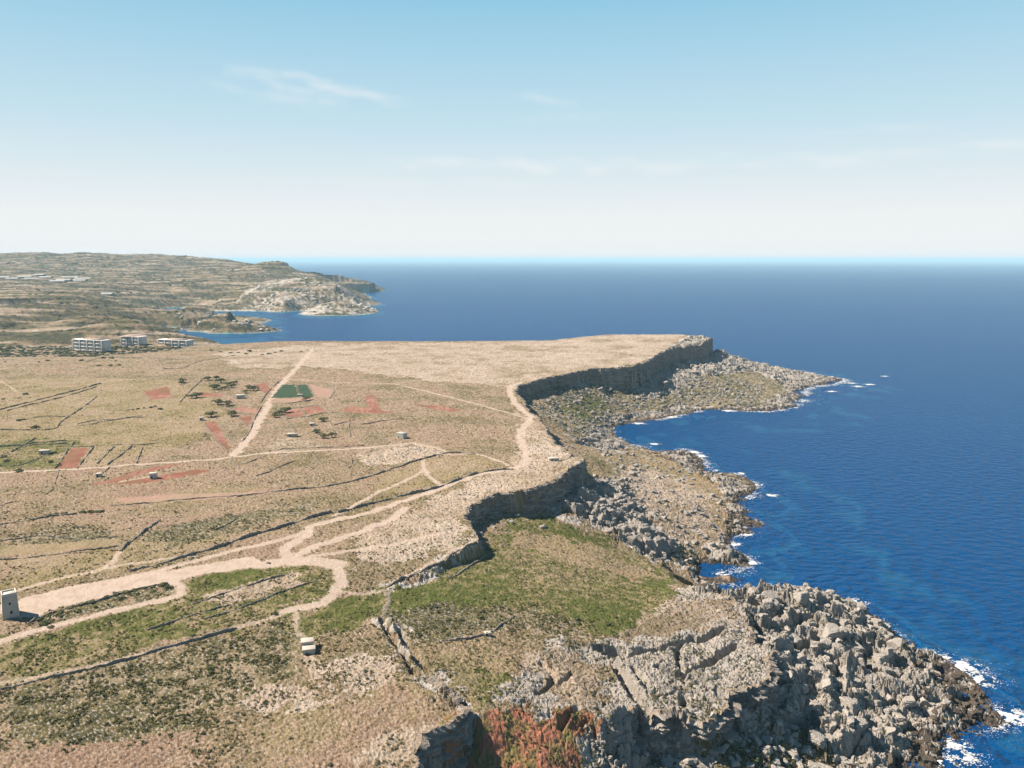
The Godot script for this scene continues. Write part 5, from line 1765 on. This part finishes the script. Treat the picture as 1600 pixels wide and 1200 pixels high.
func build_plants() -> void:
	var bark := solid(Color(0.083, 0.062, 0.041), null, 1.0)
	var leaf := [leafy(Color(0.081, 0.095, 0.040)), leafy(Color(0.110, 0.110, 0.045)), leafy(Color(0.073, 0.081, 0.046))]
	var trees := [tree_shape(501), tree_shape(521), tree_shape(541)]
	var tpx := [325, 594, 338, 593, 345, 598, 356, 602, 362, 606, 352, 609, 366, 600, 388, 607, 396, 610, 384, 614, 334, 606, 300, 622, 308, 621, 340, 632, 356, 634, 330, 651, 362, 650, 437, 648, 446, 644, 430, 652, 478, 626, 494, 676, 504, 684, 518, 683, 335, 608, 283, 600, 285, 598, 505, 658]
	for k in range(0, tpx.size(), 2):
		var p := spot(tpx[k], tpx[k + 1])
		var o := stand(p, rng.randf() * TAU, "orchard_tree", "dark round-crowned tree among the walled plots by the cart road", "tree", "trees by the cart road")
		var s := rng.randf_range(4.5, 8.0)
		o.scale = Vector3(s, s * 0.62, s)
		var t: Array = trees[k / 2 % 3]
		part(o, "trunk", t[0], bark)
		part(o, "crown", t[1], leaf[k / 2 % 3]).position.y = 0.25
	var shapes := [bush_shape(601, 150, 0.8, 0.17), bush_shape(602, 170, 0.75, 0.16), bush_shape(603, 140, 0.9, 0.18)]
	var named := [
		["dark green bush on the stone edging of the sunken garden", "bushes of the sunken garden", [60, 968, 75, 962, 92, 958, 110, 951, 125, 946, 140, 941, 155, 938, 168, 934, 182, 930, 196, 927, 210, 923, 225, 920, 240, 917, 255, 914, 262, 918, 240, 924, 215, 930, 190, 937, 150, 948, 120, 956, 95, 964, 70, 975, 80, 980], 2.0, 4.0],
		["dark bush at the end of the overgrown field wall", "bushes on the overgrown wall", [80, 806, 88, 804, 100, 803, 130, 801, 142, 801, 152, 800, 158, 800], 2.5, 5.0],
		["dark bush in the pasture hedge below the upper terraces", "bushes of the pasture hedge", [200, 641, 208, 640, 216, 639, 224, 638, 236, 637, 242, 636, 250, 640, 30, 622, 40, 616, 5, 624, 30, 658, 38, 656, 52, 669, 58, 668, 92, 727, 80, 723, 72, 706, 84, 708, 10, 722, 5, 715, 30, 737], 3.0, 6.0],
		["dark bush on the upland rim above the hotels", "bushes on the upland rim", [8, 566, 60, 566, 75, 564, 128, 564, 160, 560, 175, 560, 180, 564, 155, 572, 172, 572, 185, 571, 330, 548, 345, 550, 360, 552, 372, 551, 385, 553, 390, 549, 410, 555, 420, 553, 430, 551, 440, 549, 470, 549, 480, 547], 4.0, 8.0],
		["dense green bush in the hollow of the grassy bowl", "bushes in the grassy bowl", [630, 950, 645, 955, 660, 950, 680, 948, 700, 952, 720, 950, 740, 955, 750, 965, 720, 968, 700, 972, 830, 945, 845, 950, 860, 960, 880, 970, 900, 968, 905, 975, 920, 972, 890, 985, 870, 958, 935, 968, 950, 975, 960, 965, 690, 985, 700, 990, 770, 860, 762, 850, 800, 820, 860, 812, 980, 990, 940, 1000, 800, 985], 1.5, 3.6],
		["bush rooted between the fallen blocks under the terrace wall", "bushes under the terrace wall", [1100, 1140, 1115, 1150, 1130, 1160, 1200, 1150, 1220, 1175, 1180, 1190, 1160, 1170, 1240, 1190, 1260, 1180, 1090, 1160, 1225, 1162, 1140, 1190, 1100, 1185], 1.6, 3.2],
		["dark shrub on the boulder slope inside the far bay", "shrubs inside the far bay", [860, 615, 880, 618, 900, 612, 920, 620, 960, 612, 990, 625, 1030, 632, 1050, 632, 1060, 628, 1020, 628, 940, 635, 900, 640, 870, 640, 880, 650, 1000, 600, 1040, 610], 3.0, 6.0],
		["dry bush in the rough scrub around the stone hut", "bushes around the stone hut", [455, 1155, 515, 1195, 440, 1000, 520, 985, 560, 1000, 430, 960, 350, 1000, 420, 880, 290, 960, 250, 985, 570, 1050, 330, 1050, 200, 1070, 90, 1100], 1.2, 2.4],
	]
	for b in named:
		for k in range(0, b[2].size(), 2):
			var p := spot(b[2][k], b[2][k + 1])
			var o := part_mesh(shapes[rng.randi() % 3], leaf[rng.randi() % 3])
			put(o, "bush", b[0], "bush", b[1])
			var s := rng.randf_range(b[3], b[4]) * 0.62
			o.transform = Transform3D(Basis(Vector3.UP, rng.randf() * TAU).scaled(Vector3(s, s * rng.randf_range(0.6, 0.9), s)), p - Vector3(0, 0.1, 0))
	# the belt of scrub and gardens round the hotels, too far to count
	var mm := MultiMesh.new()
	mm.transform_format = MultiMesh.TRANSFORM_3D
	mm.mesh = shapes[0]
	var list := []
	for k in 900:
		var p := hit(rng.randf_range(-30, 325), rng.randf_range(541, 558))
		if p.z < 1500.0 or land(p.x, p.z) < 4.0:
			continue
		var s := rng.randf_range(4.0, 9.0) * 0.6
		list.append(Transform3D(Basis(Vector3.UP, rng.randf() * TAU).scaled(Vector3(s, s * 0.7, s)), Vector3(p.x, land(p.x, p.z) - 0.3, -p.z)))
	for k in 5200:
		var d := rng.randf_range(1720.0, 5600.0)
		var x := rng.randf_range(-0.72, -0.1) * d
		var y := land_far(x, d)
		if y < 6.0 or nFarC.get_noise_2d(x * 0.6, d * 0.6) < rng.randf_range(-0.3, 0.3):
			continue
		var s := rng.randf_range(4.0, 10.0) * (0.4 + d / 5500.0)
		list.append(Transform3D(Basis(Vector3.UP, rng.randf() * TAU).scaled(Vector3(s, s * 0.5, s)), Vector3(x, y - 0.3, -d)))
	mm.instance_count = list.size()
	for k in list.size():
		mm.set_instance_transform(k, list[k])
	var rocks := MultiMesh.new()
	rocks.transform_format = MultiMesh.TRANSFORM_3D
	rocks.mesh = smallRocks[2]
	var rl := []
	for k in 1500:
		var far := k % 3 > 0
		var d := rng.randf_range(2990.0, 3500.0) if far else rng.randf_range(2240.0, 2460.0)
		var x := rng.randf_range(-0.32, -0.17) * d if far else rng.randf_range(-0.42, -0.29) * d
		if land_far(x, d) < 0.5 or nFarD.get_noise_2d(x * 0.4, d * 0.4) < rng.randf_range(-0.2, 0.3):
			continue
		var s := (1.4 + 8.0 * pow(rng.randf(), 4.0)) * (1.3 if far else 1.0)
		rl.append(Transform3D(Basis.from_euler(Vector3(rng.randf() * 0.6, rng.randf() * TAU, rng.randf() * 0.6)).scaled(Vector3(s, s * 0.7, s)), Vector3(x, land_far(x, d), -d)))
	rocks.instance_count = rl.size()
	for k in rl.size():
		rocks.set_instance_transform(k, rl[k])
	var ro := MultiMeshInstance3D.new()
	ro.multimesh = rocks
	ro.material_override = mStone
	put(ro, "far_boulders", "scatter of pale boulders on the far headlands across the bay", "rubble", "", "stuff")
	var mo := MultiMeshInstance3D.new()
	mo.multimesh = mm
	mo.material_override = leaf[0]
	put(mo, "far_scrub", "dark bushes around the hotels and on the far hills", "bushes", "", "stuff")

# ---------------------------------------------------------------- surf
var surfPx := [[1500, 1043, 12, 760], [1478, 1034, 9, 460], [1525, 1062, 10, 480], [1580, 1120, 11, 760], [1450, 1022, 7, 260], [1560, 1134, 6, 160], [1335, 941, 7, 240], [1206, 774, 5, 160], [1095, 713, 7, 160], [1085, 707, 6, 120], [1022, 694, 6, 100], [1340, 604, 9, 110], [1330, 599, 9, 80], [1382, 588, 6, 60], [1358, 601, 8, 80], [1300, 612, 8, 90], [1175, 880, 5, 120], [1165, 835, 5, 120], [1148, 851, 5, 110], [1140, 642, 10, 120], [1190, 642, 10, 110], [1050, 652, 8, 90], [1000, 662, 8, 80], [1490, 1165, 9, 150], [1510, 1185, 10, 160], [1470, 1190, 9, 170], [1105, 905, 5, 100], [1130, 897, 5, 80], [1185, 758, 4, 90], [1160, 740, 4, 70], [1115, 735, 4, 80]]

func build_foam() -> void:
	var pos := PackedVector3Array()
	var idx := PackedInt32Array()
	var add := func(x: float, d: float, s: float) -> void:
		var n := pos.size()
		var a := rng.randf() * TAU
		var y := 0.08 + rng.randf() * 0.25
		for k in 4:
			var t := a + k * TAU / 4.0
			var r := s * rng.randf_range(0.3, 1.3)
			pos.append(Vector3(x + cos(t) * r * 1.6, y + rng.randf() * 0.1, -(d + sin(t) * r * 0.7)))
		idx.append_array([n, n + 1, n + 2, n, n + 2, n + 3])
	for p in dense(shore, 0.7):
		var strong := clampf(nMid.get_noise_2d(p.x * 0.7, p.y * 0.7) * 2.2 + 0.35, 0.0, 1.5)
		for k in int(strong * 16.0):
			var q := p + Vector2(rng.randfn(), rng.randfn()) * (0.8 + strong * 1.8) * (0.6 + p.y / 900.0)
			if land(q.x, q.y) < 0.4 and nColB.get_noise_2d(q.x * 1.3, q.y * 1.3) > -0.1:
				add.call(q.x, q.y, p.y * 0.00055 * rng.randf_range(0.5, 1.3))
	for f in surfPx:
		var c := at_level(f[0], f[1], 0.0)
		for k in f[3] * 4:
			var r: float = f[2] * (absf(rng.randfn()) * 0.55)
			var a := rng.randf() * TAU
			var q := Vector2(c.x + cos(a) * r * 1.3, c.z + sin(a) * r)
			if nColB.get_noise_2d(q.x * 1.1, q.y * 1.1) > -0.05 and land(q.x, q.y) < 0.5:
				add.call(q.x, q.y, c.z * 0.0006 * rng.randf_range(0.5, 1.5) * lerpf(2.4, 0.7, clampf(r / f[2], 0.0, 1.0)))
	var m := solid(Color(0.566, 0.580, 0.586), null, 1.0, 0.9)
	m.cull_mode = BaseMaterial3D.CULL_DISABLED
	put(part_mesh(sheet(pos, PackedColorArray(), idx), m), "surf", "white foam of waves breaking along the rocks", "surf", "", "stuff")

func _ready() -> void:
	rng.seed = 7
	var cam := Camera3D.new()
	cam.name = "camera"
	cam.position = Vector3(0, CAM_H, 0)
	cam.rotation_degrees = Vector3(-PITCH, 0, 0)
	cam.fov = rad_to_deg(2.0 * atan(600.0 / FOC))
	cam.near = 1.0
	cam.far = 250000.0
	add_child(cam)
	var we := WorldEnvironment.new()
	we.name = "air"
	var env := Environment.new()
	env.background_mode = Environment.BG_SKY
	var sky := Sky.new()
	var sm := PanoramaSkyMaterial.new()
	sm.panorama = build_sky()
	sky.sky_material = sm
	sm.energy_multiplier = 0.385
	env.sky = sky
	env.tonemap_mode = Environment.TONE_MAPPER_LINEAR
	env.tonemap_exposure = 2.6
	env.fog_enabled = true
	env.fog_density = 0.00004
	env.fog_light_color = Color(0.74, 0.91, 1.0)
	env.sdfgi_enabled = true
	env.ssao_enabled = true
	env.ssil_enabled = true
	we.environment = env
	add_child(we)
	var sun := DirectionalLight3D.new()
	sun.name = "sun"
	sun.light_energy = 1.6
	sun.light_color = Color(1.0, 0.945, 0.88)
	sun.light_angular_distance = 0.5
	sun.shadow_enabled = true
	var az := deg_to_rad(15.0)
	var el := deg_to_rad(44.0)
	add_child(sun)
	sun.look_at_from_position(Vector3.ZERO, Vector3(cos(az) * cos(el), -sin(el), sin(az) * cos(el)))

	var t0 := Time.get_ticks_msec()
	throw_dice()
	survey_land()
	print("survey ", Time.get_ticks_msec() - t0)
	survey_far()
	print("far ", Time.get_ticks_msec() - t0)
	lay_cover()
	print("cover ", Time.get_ticks_msec() - t0)
	mGround = solid(Color(0.87, 0.87, 0.87), grain(mk(41, 0.05, 4), 512, 0.72, 1.0), 1.0 / 6.0, 1.0)
	mGround.vertex_color_use_as_albedo = true
	mRock = solid(Color(0.87, 0.87, 0.87), grain(mk(42, 0.035, 5), 512, 0.6, 1.0), 1.0 / 7.0, 1.0)
	mRock.vertex_color_use_as_albedo = true
	mRock.heightmap_enabled = true
	mRock.heightmap_texture = grain(mk(44, 0.02, 5), 512, 0.0, 1.0)
	mRock.heightmap_scale = 60.0
	mGround.heightmap_enabled = true
	mGround.heightmap_texture = mRock.heightmap_texture
	mGround.heightmap_scale = 14.0
	build_land()
	print("land ", Time.get_ticks_msec() - t0)
	build_far()
	print("hills ", Time.get_ticks_msec() - t0)
	build_cliffs()
	build_rocks()
	print("rocks ", Time.get_ticks_msec() - t0)
	build_made()
	print("made ", Time.get_ticks_msec() - t0)
	build_plants()
	build_foam()
	build_tufts()
	print("tufts ", Time.get_ticks_msec() - t0)
	build_sea()
	print("sea ", Time.get_ticks_msec() - t0)
